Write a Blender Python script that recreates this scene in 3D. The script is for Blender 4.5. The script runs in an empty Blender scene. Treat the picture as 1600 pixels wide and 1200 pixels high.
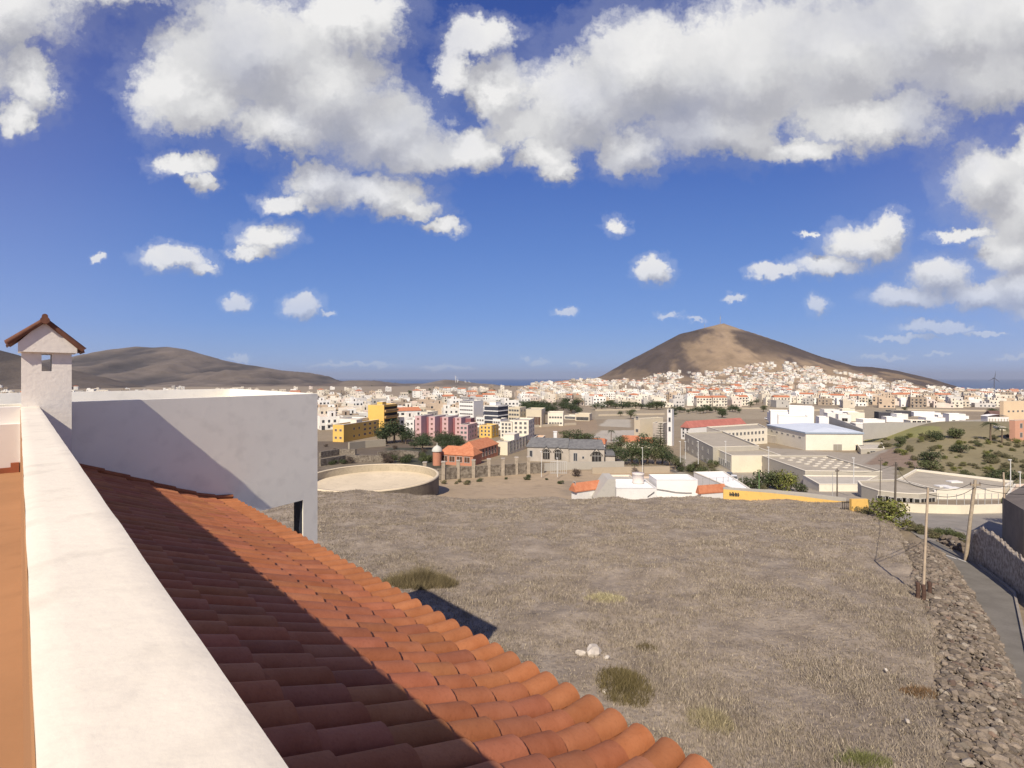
import bpy, math, random
import numpy as np
from mathutils import Vector, Matrix, noise as mnoise
random.seed(7); rng = np.random.default_rng(7)
R = math.radians
SC = bpy.context.scene
COL = SC.collection
F = 730.0; CX = 800.0; CY = 590.0       # focal length and horizon of the photograph in its own pixels

# ------------------------------------------------------------------ materials
_mats = {}
def mat(name, c=(.5,.5,.5), rough=.85, var=.12, scale=.6, detail=5, c2=None, bump=0, bscale=8, attr=False, spec=.25, metal=0, stain=0, coord='obj', sharp=0):
    if name in _mats: return _mats[name]
    m = bpy.data.materials.new(name); m.use_nodes = True
    nt = m.node_tree; N = nt.nodes; L = nt.links
    b = N['Principled BSDF']
    b.inputs['Roughness'].default_value = rough
    b.inputs['Specular IOR Level'].default_value = spec
    b.inputs['Metallic'].default_value = metal
    if coord == 'world':
        g = N.new('ShaderNodeNewGeometry'); P = g.outputs['Position']
    else:
        g = N.new('ShaderNodeTexCoord'); P = g.outputs['Object']
    n = N.new('ShaderNodeTexNoise'); n.inputs['Scale'].default_value = scale; n.inputs['Detail'].default_value = detail
    n.inputs['Roughness'].default_value = .6
    L.new(P, n.inputs['Vector'])
    mx = N.new('ShaderNodeMix'); mx.data_type = 'RGBA'
    a = tuple(x*(1-var) for x in c) if c2 is None else c
    d = tuple(min(1, x*(1+var)) for x in c) if c2 is None else c2
    mx.inputs['A'].default_value = (*a, 1); mx.inputs['B'].default_value = (*d, 1)
    mr = N.new('ShaderNodeMapRange'); mr.inputs['From Min'].default_value = .3+sharp; mr.inputs['From Max'].default_value = .7-sharp
    L.new(n.outputs['Fac'], mr.inputs['Value']); L.new(mr.outputs['Result'], mx.inputs['Factor'])
    out = mx.outputs['Result']
    if stain:
        n2 = N.new('ShaderNodeTexNoise'); n2.inputs['Scale'].default_value = scale*9; n2.inputs['Detail'].default_value = 6
        L.new(P, n2.inputs['Vector'])
        m2 = N.new('ShaderNodeMapRange'); m2.inputs['From Min'].default_value = .52; m2.inputs['From Max'].default_value = .72
        m2.inputs['To Min'].default_value = 1; m2.inputs['To Max'].default_value = 1-stain
        L.new(n2.outputs['Fac'], m2.inputs['Value'])
        mm = N.new('ShaderNodeVectorMath'); mm.operation = 'SCALE'
        L.new(out, mm.inputs[0]); L.new(m2.outputs['Result'], mm.inputs['Scale']); out = mm.outputs['Vector']
    if attr:
        at = N.new('ShaderNodeAttribute'); at.attribute_name = 'col'
        mm = N.new('ShaderNodeVectorMath'); mm.operation = 'MULTIPLY'
        L.new(out, mm.inputs[0]); L.new(at.outputs['Color'], mm.inputs[1]); out = mm.outputs['Vector']
    L.new(out, b.inputs['Base Color'])
    if bump:
        n3 = N.new('ShaderNodeTexNoise'); n3.inputs['Scale'].default_value = bscale; n3.inputs['Detail'].default_value = 6
        L.new(P, n3.inputs['Vector'])
        bp = N.new('ShaderNodeBump'); bp.inputs['Strength'].default_value = 1; bp.inputs['Distance'].default_value = bump
        L.new(n3.outputs['Fac'], bp.inputs['Height']); L.new(bp.outputs['Normal'], b.inputs['Normal'])
    _mats[name] = m
    return m

WHITE = mat('white_render', (.74,.73,.71), var=.05, scale=.4, bump=.01, bscale=3, stain=.06)
GLASS = mat('dark_window_glass', (.06,.065,.075), rough=.25, var=.3, scale=.2, spec=.5)
FRAME = mat('window_frame', (.45,.44,.42), var=.1)

# ------------------------------------------------------------------ mesh helpers
class MB:
    def __init__(s): s.v = []; s.f = []; s.m = []; s.mats = []; s.sm = []
    def mi(s, m):
        if m not in s.mats: s.mats.append(m)
        return s.mats.index(m)
    def add(s, vs, fs, m, smooth=False):
        o = len(s.v); k = s.mi(m); s.v += [tuple(p) for p in vs]
        for f in fs: s.f.append(tuple(o+i for i in f)); s.m.append(k); s.sm.append(smooth)
    def box(s, x0, x1, y0, y1, z0, z1, m, M=None):
        vs = [(x0,y0,z0),(x1,y0,z0),(x1,y1,z0),(x0,y1,z0),(x0,y0,z1),(x1,y0,z1),(x1,y1,z1),(x0,y1,z1)]
        if M is not None: vs = [M @ Vector(p) for p in vs]
        s.add(vs, [(3,2,1,0),(4,5,6,7),(0,1,5,4),(1,2,6,5),(2,3,7,6),(3,0,4,7)], m)
    def prism(s, poly, z0, z1, m, top=True, mtop=None, bottom=True):
        n = len(poly); vs = [(x,y,z0) for x,y in poly] + [(x,y,z1) for x,y in poly]
        fs = [(i,(i+1)%n,n+(i+1)%n,n+i) for i in range(n)]
        s.add(vs, fs, m)
        if top: s.add(vs[n:], [tuple(range(n))], mtop or m)
        if bottom: s.add(vs[:n], [tuple(reversed(range(n)))], m)
    def tube(s, pts, rad, m, n=8, cap=True):
        pts = [Vector(p) for p in pts]; rad = rad if isinstance(rad, (list,tuple)) else [rad]*len(pts)
        vs = []
        for i, p in enumerate(pts):
            d = (pts[min(i+1,len(pts)-1)]-pts[max(i-1,0)]).normalized()
            a = d.orthogonal().normalized() if i == 0 else (a - d*a.dot(d)).normalized()
            b = d.cross(a)
            for k in range(n):
                t = 2*math.pi*k/n; vs.append(p + (a*math.cos(t)+b*math.sin(t))*rad[i])
        fs = [(i*n+k, i*n+(k+1)%n, (i+1)*n+(k+1)%n, (i+1)*n+k) for i in range(len(pts)-1) for k in range(n)]
        s.add(vs, fs, m, True)
        if cap: s.add([vs[k] for k in range(n)], [tuple(reversed(range(n)))], m); s.add(vs[-n:], [tuple(range(n))], m)
    def lathe(s, prof, m, n=24, c=(0,0), cap=True):
        vs = [(c[0]+r*math.cos(2*math.pi*k/n), c[1]+r*math.sin(2*math.pi*k/n), z) for r, z in prof for k in range(n)]
        fs = [(i*n+k, i*n+(k+1)%n, (i+1)*n+(k+1)%n, (i+1)*n+k) for i in range(len(prof)-1) for k in range(n)]
        s.add(vs, fs, m, True)
        if cap: s.add(vs[-n:], [tuple(range(n))], m)
    def obj(s, name, parent=None, loc=None, cols=None):
        me = bpy.data.meshes.new(name); me.from_pydata([tuple(p) for p in s.v], [], s.f)
        for m in s.mats: me.materials.append(m)
        me.polygons.foreach_set('material_index', s.m); me.polygons.foreach_set('use_smooth', s.sm)
        if cols is not None:
            a = me.color_attributes.new('col', 'FLOAT_COLOR', 'POINT'); c = np.ones((len(s.v),4)); c[:,:3] = np.array(cols)[:, :3]
            a.data.foreach_set('color', c.ravel())
        me.update()
        o = bpy.data.objects.new(name, me); COL.objects.link(o)
        if parent: o.parent = parent
        if loc: o.location = loc
        return o

def tag(o, label=None, cat=None, group=None, kind=None):
    if label: o['label'] = label
    if cat: o['category'] = cat
    if group: o['group'] = group
    if kind: o['kind'] = kind
    return o
def empty(name, loc, label, cat, group=None, rz=0):
    o = bpy.data.objects.new(name, None); COL.objects.link(o); o.location = loc; o.rotation_euler = (0,0,rz)
    return tag(o, label, cat, group)
def copy_tree(o, parent=None):
    c = o.copy(); COL.objects.link(c)
    if parent: c.parent = parent
    for ch in list(o.children): copy_tree(ch, c)
    return c
def npmesh(name, V, Fc, m, cols=None, smooth=False, parent=None, fcols=None):
    """V (n,3), Fc (k,3|4) arrays"""
    me = bpy.data.meshes.new(name); nv = len(V); nf, w = Fc.shape
    me.vertices.add(nv); me.vertices.foreach_set('co', V.astype(np.float32).ravel())
    me.loops.add(nf*w); me.loops.foreach_set('vertex_index', Fc.astype(np.int32).ravel())
    me.polygons.add(nf); me.polygons.foreach_set('loop_start', np.arange(0, nf*w, w, dtype=np.int32))
    me.polygons.foreach_set('loop_total', np.full(nf, w, dtype=np.int32))
    me.update(calc_edges=True)
    me.polygons.foreach_set('use_smooth', np.full(nf, smooth))
    for mm in (m if isinstance(m, list) else [m]): me.materials.append(mm)
    if cols is not None:
        a = me.color_attributes.new('col', 'FLOAT_COLOR', 'POINT'); c = np.ones((nv,4), dtype=np.float32); c[:,:3] = cols
        a.data.foreach_set('color', c.ravel())
    me.validate()
    o = bpy.data.objects.new(name, me); COL.objects.link(o)
    if parent: o.parent = parent
    return o

# ------------------------------------------------------------------ terrain
BY = [-1e5,0, 103, 122, 158, 195, 365, 730, 1217, 1800, 3600, 5200, 1e6]
BZ = [-11.7,-11.7,-23.8,-24.6,-25.6,-26.5,-28,-30,-31,-36,-62,-150,-190]
BZR = [-11.7,-11.7,-23.8,-24.6,-25.6,-26.5,-28,-31,-38,-60,-160,-185,-190]
def sst(a, b, x):
    t = np.clip((x-a)/(b-a), 0, 1); return t*t*(3-2*t)
def gbase(x, y):
    x = np.asarray(x, float); y = np.asarray(y, float)
    px = CX + F*x/np.maximum(y, 12)
    w = sst(1380, 1500, px)
    z = np.interp(y, BY, BZ)*(1-w) + np.interp(y, BY, BZR)*w
    z = z + 8.5*sst(1325, 1480, px)*np.exp(-((y-186)/48)**2)                       # scrub slope behind the school
    z = z + 26*np.exp(-((px-905)/75)**2)*np.exp(-((y-1500)/330)**2)*sst(700,1000,y)               # left shoulder of the town
    z = z + 9*np.exp(-((px-1200)/210)**2)*np.exp(-((y-1500)/450)**2)*sst(700,1000,y)
    z = z + 5*np.exp(-((px-650)/60)**2)*np.exp(-((y-700)/160)**2)
    return z
VL = [(0,268),(85,247),(212,213),(402,111),(592,6),(700,-30),(1100,-60)]
VR = [(0,268),(73,237),(231,172),(421,86),(530,48),(600,48),(690,34),(780,0),(850,-42),(905,-110),(1000,-230)]
VC = (1042.0, 2300.0)
def volcano(x, y):
    dx = x-VC[0]; dy = y-VC[1]; r = np.hypot(dx, dy*1.05); c = dx/np.maximum(r, 1)
    l = np.interp(r, *zip(*VL)); rr = np.interp(r, *zip(*VR)); f = np.interp(r, *zip(*[(0,268),(80,226),(230,160),(420,82),(600,18),(760,-14),(1000,-40),(1400,-80)]))
    wr = np.clip(c, 0, 1)**2; wl = np.clip(-c, 0, 1)**2
    return l*wl + rr*wr + f*(1-wl-wr)
def H(x, y): return np.maximum(gbase(x, y), volcano(x, y))
def fplane(y, off=-10.4): return off - .1176*y
def fleft(x, y): return 1.15*float(np.clip((-10-x)/12,0,1))*float(np.clip((y-45)/25,0,1))
def on_plane(px, py, off=-10.4, sl=.1176):
    v = (py-CY)/F; t = -off/(v-sl); return ((px-CX)/F*t, t, off-sl*t)
def gsolve(px, py, tmin=80, tmax=2300):
    k = (px-CX)/F
    t = np.concatenate([np.arange(tmin, 400, 1.0), np.arange(400, tmax, 6.0)])
    yy = CY - F*H(k*t, t)/t
    i = np.argmax(yy <= py)
    if yy[i] > py: return None
    t0 = t[i]; return (k*t0, t0, float(H(k*t0, t0)))
def nz(x, y, s, o=0, oct=4): return mnoise.fractal(Vector((x*s+o, y*s-o, o)), 1.0, 2.0, oct)

# ------------------------------------------------------------------ world, sun, camera
Ta = (.347, 1.049, -1.05)
el = math.atan2(1.05, math.hypot(.347, 1.049))
def build_world():
    W = bpy.data.worlds.new('World'); SC.world = W; W.use_nodes = True
    nt = W.node_tree; N = nt.nodes; L = nt.links; N.clear()
    def math_(op, a, b=None, c=None, clamp=False, tr=nt):
        n = tr.nodes.new('ShaderNodeMath'); n.operation = op; n.use_clamp = clamp
        for i, x in enumerate((a, b, c)):
            if x is None: continue
            if isinstance(x, (int, float)): n.inputs[i].default_value = x
            else: tr.links.new(x, n.inputs[i])
        return n.outputs[0]
    def vm(op, a, b=None, tr=nt, sc=None):
        n = tr.nodes.new('ShaderNodeVectorMath'); n.operation = op
        for i, x in enumerate((a, b)):
            if x is None: continue
            if isinstance(x, tuple): n.inputs[i].default_value = x
            else: tr.links.new(x, n.inputs[i])
        if sc is not None:
            if isinstance(sc, (int, float)): n.inputs['Scale'].default_value = sc
            else: tr.links.new(sc, n.inputs['Scale'])
        return n
    def rng_(v, a, b, c=0, d=1, smooth=True, tr=nt):
        n = tr.nodes.new('ShaderNodeMapRange'); n.interpolation_type = 'SMOOTHSTEP' if smooth else 'LINEAR'
        for k, x in zip(('From Min','From Max','To Min','To Max'), (a,b,c,d)): n.inputs[k].default_value = x
        tr.links.new(v, n.inputs['Value']); return n.outputs['Result']
    blobs = [(30,35,135,78),(200,-8,130,48),(-60,120,120,110),(-120,20,160,120),(72,140,52,62),(45,195,40,36),
      (300,140,88,82),(400,90,180,110),(520,150,130,110),(550,45,108,66),(600,210,110,75),(450,210,120,50),(655,245,95,45),(742,240,58,45),(335,175,85,55),
      (298,260,56,24),(326,290,22,22),(505,285,62,38),(590,305,105,34),(692,358,36,14),(470,318,60,18),(640,330,60,20),
      (425,373,56,28),(405,397,48,12),(282,408,58,20),(325,422,32,14),(170,407,18,9),(380,474,26,15),(478,481,33,20),(516,494,18,8),
      (745,70,62,38),(715,120,36,52),(775,150,60,55),(800,205,60,40),(850,245,60,32),
      (900,170,110,88),(1000,120,150,105),(1150,120,200,130),(1300,90,220,130),(1450,60,220,120),(1590,40,200,120),(985,235,70,48),(1110,205,150,62),(1340,195,150,55),(1500,130,150,70),(870,270,40,20),(1240,240,90,28),
      (1525,285,82,70),(1585,330,90,95),(1600,250,60,46),(1490,372,60,12),(1620,420,70,40),
      (1335,385,68,36),(1370,358,34,28),(1290,418,62,20),(1200,429,46,15),(1255,375,24,8),
      (1450,435,62,34),(1405,468,70,20),(1510,462,70,25),(1570,450,70,44),(1610,470,70,50),(1560,400,60,50),
      (957,356,24,20),(1017,424,36,25),(1445,514,60,12),(1400,531,80,7),(1520,524,50,6),
      (880,490,26,8),(1040,493,32,7),(1140,470,24,8),(1080,498,18,6),(1265,480,20,18),
      (1370,560,50,5),(1450,556,30,4),(1560,560,40,5),(840,568,26,7),(820,560,10,5),(900,566,20,4),(1590,552,22,8),(560,570,90,5),(380,562,24,7),(700,574,60,4)]
    def make_grp(name, bl):
        grp = bpy.data.node_groups.new(name, 'ShaderNodeTree')
        grp.interface.new_socket('P', in_out='INPUT', socket_type='NodeSocketVector')
        grp.interface.new_socket('V', in_out='OUTPUT', socket_type='NodeSocketFloat')
        gi = grp.nodes.new('NodeGroupInput'); go = grp.nodes.new('NodeGroupOutput')
        P = gi.outputs['P']; acc = None
        for (x, y, rx, ry) in bl:
            if min(rx, ry) <= 10: rx *= .8; ry *= .8
            q = grp.nodes.new('ShaderNodeVectorMath'); q.operation = 'MULTIPLY_ADD'
            grp.links.new(P, q.inputs[0]); q.inputs[1].default_value = (F/rx, F/ry, 0); q.inputs[2].default_value = (-(x-CX)/rx, -(CY-y)/ry, 0)
            l = vm('LENGTH', q.outputs[0], tr=grp).outputs['Value']
            acc = l if acc is None else math_('SMOOTH_MIN', acc, l, .18, tr=grp)
        acc = math_('SUBTRACT', 1.0, acc, tr=grp)
        grp.links.new(acc, go.inputs['V']); return grp
    grp = make_grp('cloud_field', blobs)
    tc = N.new('ShaderNodeTexCoord'); D = tc.outputs['Generated']
    sp = N.new('ShaderNodeSeparateXYZ'); L.new(D, sp.inputs[0])
    ay = math_('ADD', math_('ABSOLUTE', sp.outputs['Y']), .02)
    u = math_('DIVIDE', sp.outputs['X'], ay); v = math_('DIVIDE', sp.outputs['Z'], ay)
    cb = N.new('ShaderNodeCombineXYZ'); L.new(u, cb.inputs[0]); L.new(v, cb.inputs[1]); UV = cb.outputs[0]
    n1 = N.new('ShaderNodeTexNoise'); n1.inputs['Scale'].default_value = 6; n1.inputs['Detail'].default_value = 9; n1.inputs['Roughness'].default_value = .62; L.new(UV, n1.inputs['Vector'])
    n2 = N.new('ShaderNodeTexNoise'); n2.inputs['Scale'].default_value = 17; n2.inputs['Detail'].default_value = 9; n2.inputs['Roughness'].default_value = .65; L.new(UV, n2.inputs['Vector'])
    # warp amount shrinks near the horizon where clouds are small
    amp = rng_(v, 0.03, .6, .02, .12, False)
    w1 = vm('SUBTRACT', n1.outputs['Color'], (.5,.5,.5)).outputs[0]
    w1 = vm('SCALE', w1, sc=amp).outputs[0]
    w2 = vm('SUBTRACT', n2.outputs['Color'], (.5,.5,.5)).outputs[0]
    w2 = vm('SCALE', w2, sc=rng_(v, .02, .5, .030, .070, False)).outputs[0]
    n6 = N.new('ShaderNodeTexNoise'); n6.inputs['Scale'].default_value = 48; n6.inputs['Detail'].default_value = 5; n6.inputs['Roughness'].default_value = .6; L.new(UV, n6.inputs['Vector'])
    w3 = vm('SCALE', vm('SUBTRACT', n6.outputs['Color'], (.5,.5,.5)).outputs[0], sc=.034).outputs[0]
    Pw = vm('ADD', vm('ADD', vm('ADD', UV, w1).outputs[0], w2).outputs[0], w3).outputs[0]
    def field(Pin, grp=grp):
        g = N.new('ShaderNodeGroup'); g.node_tree = grp; L.new(Pin, g.inputs[0]); return g.outputs[0]
    f0 = field(Pw)
    off = N.new('ShaderNodeCombineXYZ'); L.new(math_('MULTIPLY', amp, -.25), off.inputs[0]); L.new(math_('ADD', math_('MULTIPLY', amp, .55), .008), off.inputs[1])
    f1 = field(vm('ADD', Pw, off.outputs[0]).outputs[0])
    n3 = N.new('ShaderNodeTexNoise'); n3.inputs['Scale'].default_value = 11; n3.inputs['Detail'].default_value = 10; n3.inputs['Roughness'].default_value = .6; L.new(Pw, n3.inputs['Vector'])
    nn = math_('SUBTRACT', n3.outputs['Fac'], .5)
    dens = math_('ADD', f0, math_('MULTIPLY', nn, .95))
    alpha = rng_(dens, -.07, .42)
    n5 = N.new('ShaderNodeTexNoise'); n5.inputs['Scale'].default_value = 3.2; n5.inputs['Detail'].default_value = 5; L.new(UV, n5.inputs['Vector'])
    alpha = math_('MULTIPLY', alpha, rng_(n5.outputs['Fac'], .3, .55, .8, 1.0))
    # wisps around the masses
    haze = rng_(dens, -.34, .0, 0, .14)
    alpha = math_('MAXIMUM', alpha, haze)
    n4 = N.new('ShaderNodeTexNoise'); n4.inputs['Scale'].default_value = 3.0; n4.inputs['Detail'].default_value = 8; n4.inputs['Roughness'].default_value = .55; L.new(Pw, n4.inputs['Vector'])
    sh = math_('SUBTRACT', f0, f1)
    sh = math_('ADD', math_('MULTIPLY', sh, .75), .56)
    sh = math_('ADD', sh, math_('MULTIPLY', math_('SUBTRACT', n4.outputs['Fac'], .5), 1.05))
    sh = math_('ADD', sh, math_('MULTIPLY', nn, .25), clamp=True)
    cr = N.new('ShaderNodeValToRGB'); L.new(sh, cr.inputs[0])
    e = cr.color_ramp.elements
    e[0].position = 0; e[0].color = (.44,.45,.50,1)
    e[1].position = 1; e[1].color = (1,.99,.98,1)
    x = e.new(.35); x.color = (.56,.56,.60,1)
    x = e.new(.68); x.color = (.78,.78,.79,1)
    sky = N.new('ShaderNodeTexSky'); sky.sky_type = 'NISHITA'; sky.sun_disc = False
    sky.sun_elevation = el; sky.sun_rotation = math.atan2(-Ta[0], -Ta[1]); sky.altitude = 100; sky.air_density = 1.0; sky.dust_density = .3; sky.ozone_density = 2.0
    n_ = vm('SCALE', sky.outputs[0], sc=SKY_STR).outputs[0]
    # measured blue of this sky by height above the horizon
    rp_ = N.new('ShaderNodeValToRGB'); L.new(rng_(v, -.02, 1.0, 0, 1, False), rp_.inputs[0]); e = rp_.color_ramp.elements
    e[0].position = 0; e[0].color = (.17,.27,.53,1); e[1].position = 1; e[1].color = (.018,.050,.25,1)
    for p_, c_ in ((.05,(.18,.30,.60,1)),(.14,(.125,.25,.60,1)),(.28,(.085,.19,.53,1)),(.45,(.050,.125,.44,1)),(.68,(.028,.075,.33,1))):
        x = e.new(p_); x.color = c_
    mk = N.new('ShaderNodeMix'); mk.data_type = 'RGBA'; mk.inputs['Factor'].default_value = .82
    L.new(n_, mk.inputs['A']); L.new(rp_.outputs[0], mk.inputs['B'])
    # a little paler and pinker towards both sides
    sc = vm('ADD', mk.outputs['Result'], vm('SCALE', (.045,.03,.02), sc=rng_(math_('ABSOLUTE', u), .5, 1.15)).outputs[0]).outputs[0]
    cl = vm('SCALE', cr.outputs[0], sc=CLOUD_STR).outputs[0]
    mx = N.new('ShaderNodeMix'); mx.data_type = 'RGBA'
    # air in front of far low clouds
    lowa = rng_(v, .0, .30, .22, 1.0)
    L.new(math_('MULTIPLY', alpha, lowa), mx.inputs['Factor']); L.new(sc, mx.inputs['A']); L.new(cl, mx.inputs['B'])
    bg = N.new('ShaderNodeBackground'); L.new(mx.outputs['Result'], bg.inputs['Color']); bg.inputs['Strength'].default_value = 1
    out = N.new('ShaderNodeOutputWorld'); L.new(bg.outputs[0], out.inputs[0])
    W.cycles.sampling_method = 'MANUAL'; W.cycles.sample_map_resolution = 512
HAZE = 3e-5; SKY_STR = .085; CLOUD_STR = .74
build_world()
sun = bpy.data.lights.new('sun', 'SUN'); sun.energy = 4.8; sun.angle = R(.53); sun.color = (1, .885, .73)
so = bpy.data.objects.new('sun', sun); COL.objects.link(so)
so.rotation_euler = Vector(Ta).to_track_quat('-Z', 'Y').to_euler()
cam = bpy.data.cameras.new('camera'); co = bpy.data.objects.new('camera', cam); COL.objects.link(co)
co.rotation_euler = (R(90), 0, 0); cam.sensor_width = 36; cam.lens = F/1600*36; cam.shift_y = (CY-600)/1600*-1*-1
cam.clip_start = .05; cam.clip_end = 100000
SC.camera = co
SC.view_settings.view_transform = 'Standard'; SC.view_settings.look = 'None'; SC.view_settings.exposure = .24; SC.view_settings.gamma = 1
SC.cycles.max_bounces = 6; SC.cycles.diffuse_bounces = 3; SC.cycles.glossy_bounces = 2; SC.cycles.transparent_max_bounces = 8

# ------------------------------------------------------------------ main house (local x = away from parapet, y = along it)
ROT = math.atan2(.7257, .6880)
house = empty('house', (0,0,0), 'house under the camera with cream parapet, orange tile roof and white chimney', 'house', rz=ROT)
PLAST = mat('parapet_plaster', (.76,.70,.59), var=.05, scale=.9, bump=.0022, bscale=30, stain=.12)
TILE = mat('clay_tile', (.35,.120,.050), c2=(.43,.165,.078), scale=5, bump=.002, bscale=60, attr=True, rough=.8, stain=.12)
MORT = mat('roof_underlay', (.16,.07,.04), var=.3, scale=6)
# parapet: slightly uneven plastered top
def grid_slab(x0, x1, y0, y1, zt, zb, nx, ny, m, amp):
    b = MB(); vs = []; fs = []
    xs = [x0 + (x1-x0)*i/nx for i in range(nx+1)]
    for j in range(ny+1):
        y = y0 + (y1-y0)*j/ny
        for i, x in enumerate(xs):
            e = i in (0, nx)
            vs.append((x + (nz(y, i, 2.3, 4)*.0018 if e else 0), y, zt + nz(x, y, 5, 1)*amp - (.006 if e else 0)))
    for j in range(ny):
        for i in range(nx): a = j*(nx+1)+i; fs.append((a, a+1, a+nx+2, a+nx+1))
    b.add(vs, fs, m, True)
    o = len(vs)
    vs2 = []; fs2 = []
    for j in range(ny+1):
        y = y0 + (y1-y0)*j/ny
        l = vs[j*(nx+1)]; r = vs[j*(nx+1)+nx]
        vs2 += [(l[0], y, l[2]), (x0, y, zb), (r[0], y, r[2]), (x1, y, zb)]
    for j in range(ny):
        a = j*4; fs2 += [(a, a+4, a+5, a+1), (a+2, a+3, a+7, a+6)]
    fs2 += [(0,1,3,2), (ny*4+2, ny*4+3, ny*4+1, ny*4)]
    b.add(vs2, fs2, m)
    return b
b = grid_slab(.014, .212, -2.5, 10.1, -.44, -1.6, 8, 260, PLAST, .0010)
pp = b.obj('parapet', house)
b = MB(); b.box(.0105, .0136, -2.4, 9.86, -1.37, -.465, mat('terracotta_paint', (.37,.20,.10), var=.12, scale=.5, stain=.1)); b.obj('painted_side', pp)
# roof of barrel tiles
def crown(x):
    z = -1.132 - .5*min(x, 2.4)
    if x > 2.4: z -= .4*min(x-2.4, .4)
    if x > 2.8: z -= .22*(x-2.8)
    return z
def tile_arc(V, Fc, C, y, x0, x1, z0, z1, r0, r1, col, up=True, n=9, th=.014, yaw=0):
    o = len(V); s = 1 if up else -1
    for (x, z, r, dy) in ((x0,z0,r0,0), (x1,z1,r1,yaw)):
        for rr in (r, r-th):
            for k in range(n):
                a = math.pi*(k/(n-1))
                V.append((x, y+dy-math.cos(a)*rr, z - r*.9*s + s*math.sin(a)*rr*.9)); C.append(col)
    for k in range(n-1):
        q = (o+k, o+k+1, o+2*n+k+1, o+2*n+k)
        Fc.append(q if not up else q[::-1]); 
        q = (o+n+k, o+n+k+1, o+3*n+k+1, o+3*n+k); Fc.append(q)
    # rim at the low end (own vertices so that its edge stays crisp)
    o2 = len(V)
    for rr in (r1, r1-th):
        for k in range(n):
            a = math.pi*(k/(n-1)); V.append((x1, y+yaw-math.cos(a)*rr, z1 - r1*.9*s + s*math.sin(a)*rr*.9)); C.append(tuple(c*.8 for c in col))
    for k in range(n-1): Fc.append((o2+k, o2+k+1, o2+n+k+1, o2+n+k))
V = []; Fc = []; C = []
sp = .2195; NC = 8; tip = 3.2; ex = (tip-.212+.05)/NC
s_w = lambda x: 10.6+.25*x
yrow = -1.6; row = 0
while yrow < s_w(3.2)+.1:
    for j in range(NC):
        x1 = tip - ex*j; x0 = x1 - ex - .035
        if x1 < .25: continue
        yy = yrow + random.uniform(-.006,.006)
        if yy > s_w(x1)-.06: continue
        v = random.uniform(.86, 1.12); t = random.random()
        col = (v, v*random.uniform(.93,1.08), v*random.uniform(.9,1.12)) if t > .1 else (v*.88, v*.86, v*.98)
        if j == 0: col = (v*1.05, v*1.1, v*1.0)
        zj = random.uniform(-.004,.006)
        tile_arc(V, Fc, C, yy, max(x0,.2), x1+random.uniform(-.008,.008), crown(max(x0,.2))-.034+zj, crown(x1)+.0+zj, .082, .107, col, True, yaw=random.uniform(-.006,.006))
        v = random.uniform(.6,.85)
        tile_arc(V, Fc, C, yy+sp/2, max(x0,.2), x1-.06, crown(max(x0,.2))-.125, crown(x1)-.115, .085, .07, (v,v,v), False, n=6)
    yrow += sp; row += 1
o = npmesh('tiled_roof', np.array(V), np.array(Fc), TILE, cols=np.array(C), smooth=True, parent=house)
o['label'] = 'orange barrel tile roof slope with raised eave'
# verge tiles along the annex wall
b = MB()
y = 0
xs = [ .25+i*.36 for i in range(8)]
for x in xs:
    x1 = x+.40
    b.tube([(x, s_w(x)-.05, crown(x)-.02), (x1, s_w(x1)-.05, crown(min(x1,3.2))-.0)], [.045,.05], TILE, 8)
o = b.obj('verge_tile', house, cols=[(random.uniform(.7,.9),)*3 for _ in b.v])
# roof deck and walls under it
b = MB()
xs = [.2,1.0,2.4,2.8,3.08]
for a, c in zip(xs[:-1], xs[1:]):
    b.add([(a,-1.7,crown(a)-.16),(c,-1.7,crown(c)-.16),(c,s_w(c)-.01,crown(c)-.16),(a,s_w(a)-.01,crown(a)-.16),
           (a,-1.7,crown(a)-.24),(c,-1.7,crown(c)-.24),(c,s_w(c)-.01,crown(c)-.24),(a,s_w(a)-.01,crown(a)-.24)],
          [(0,1,2,3),(7,6,5,4),(1,5,6,2),(0,4,5,1),(3,2,6,7)], MORT)
b.obj('roof_deck', house)
b = MB()
b.box(-5.2, 2.7, -2.3, 10.5, -13.5, -2.75, WHITE); b.box(-5.2, .2, -2.3, 10.5, -2.75, -1.6, WHITE)
b.obj('house_wall', house)
FLOOR = mat('terracotta_terrace_floor', (.37,.20,.10), var=.12, scale=.5, stain=.1, bump=.003)
b = MB(); b.box(-5, .013, -2.2, 9.9, -1.6, -1.37, FLOOR); b.obj('terrace_floor', house)
PINKW = mat('pinkish_white_render', (.74,.70,.66), var=.04, scale=.5, stain=.05)
b = MB(); b.box(-5, .012, 9.9, 10.3, -1.4, -.674, PINKW); b.box(-5, .012, 10.08, 10.3, -.674, -.434, PINKW); w = b.obj('terrace_wall', house)
SK = mat('dark_clay_skirting', (.30,.10,.05), var=.2, scale=4)
b = MB(); b.box(-5, -.02, 9.87, 9.897, -1.37, -1.295, SK); b.box(-.085, .0, 9.84, 9.897, -1.37, -1.23, SK); b.obj('skirting', w)
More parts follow.
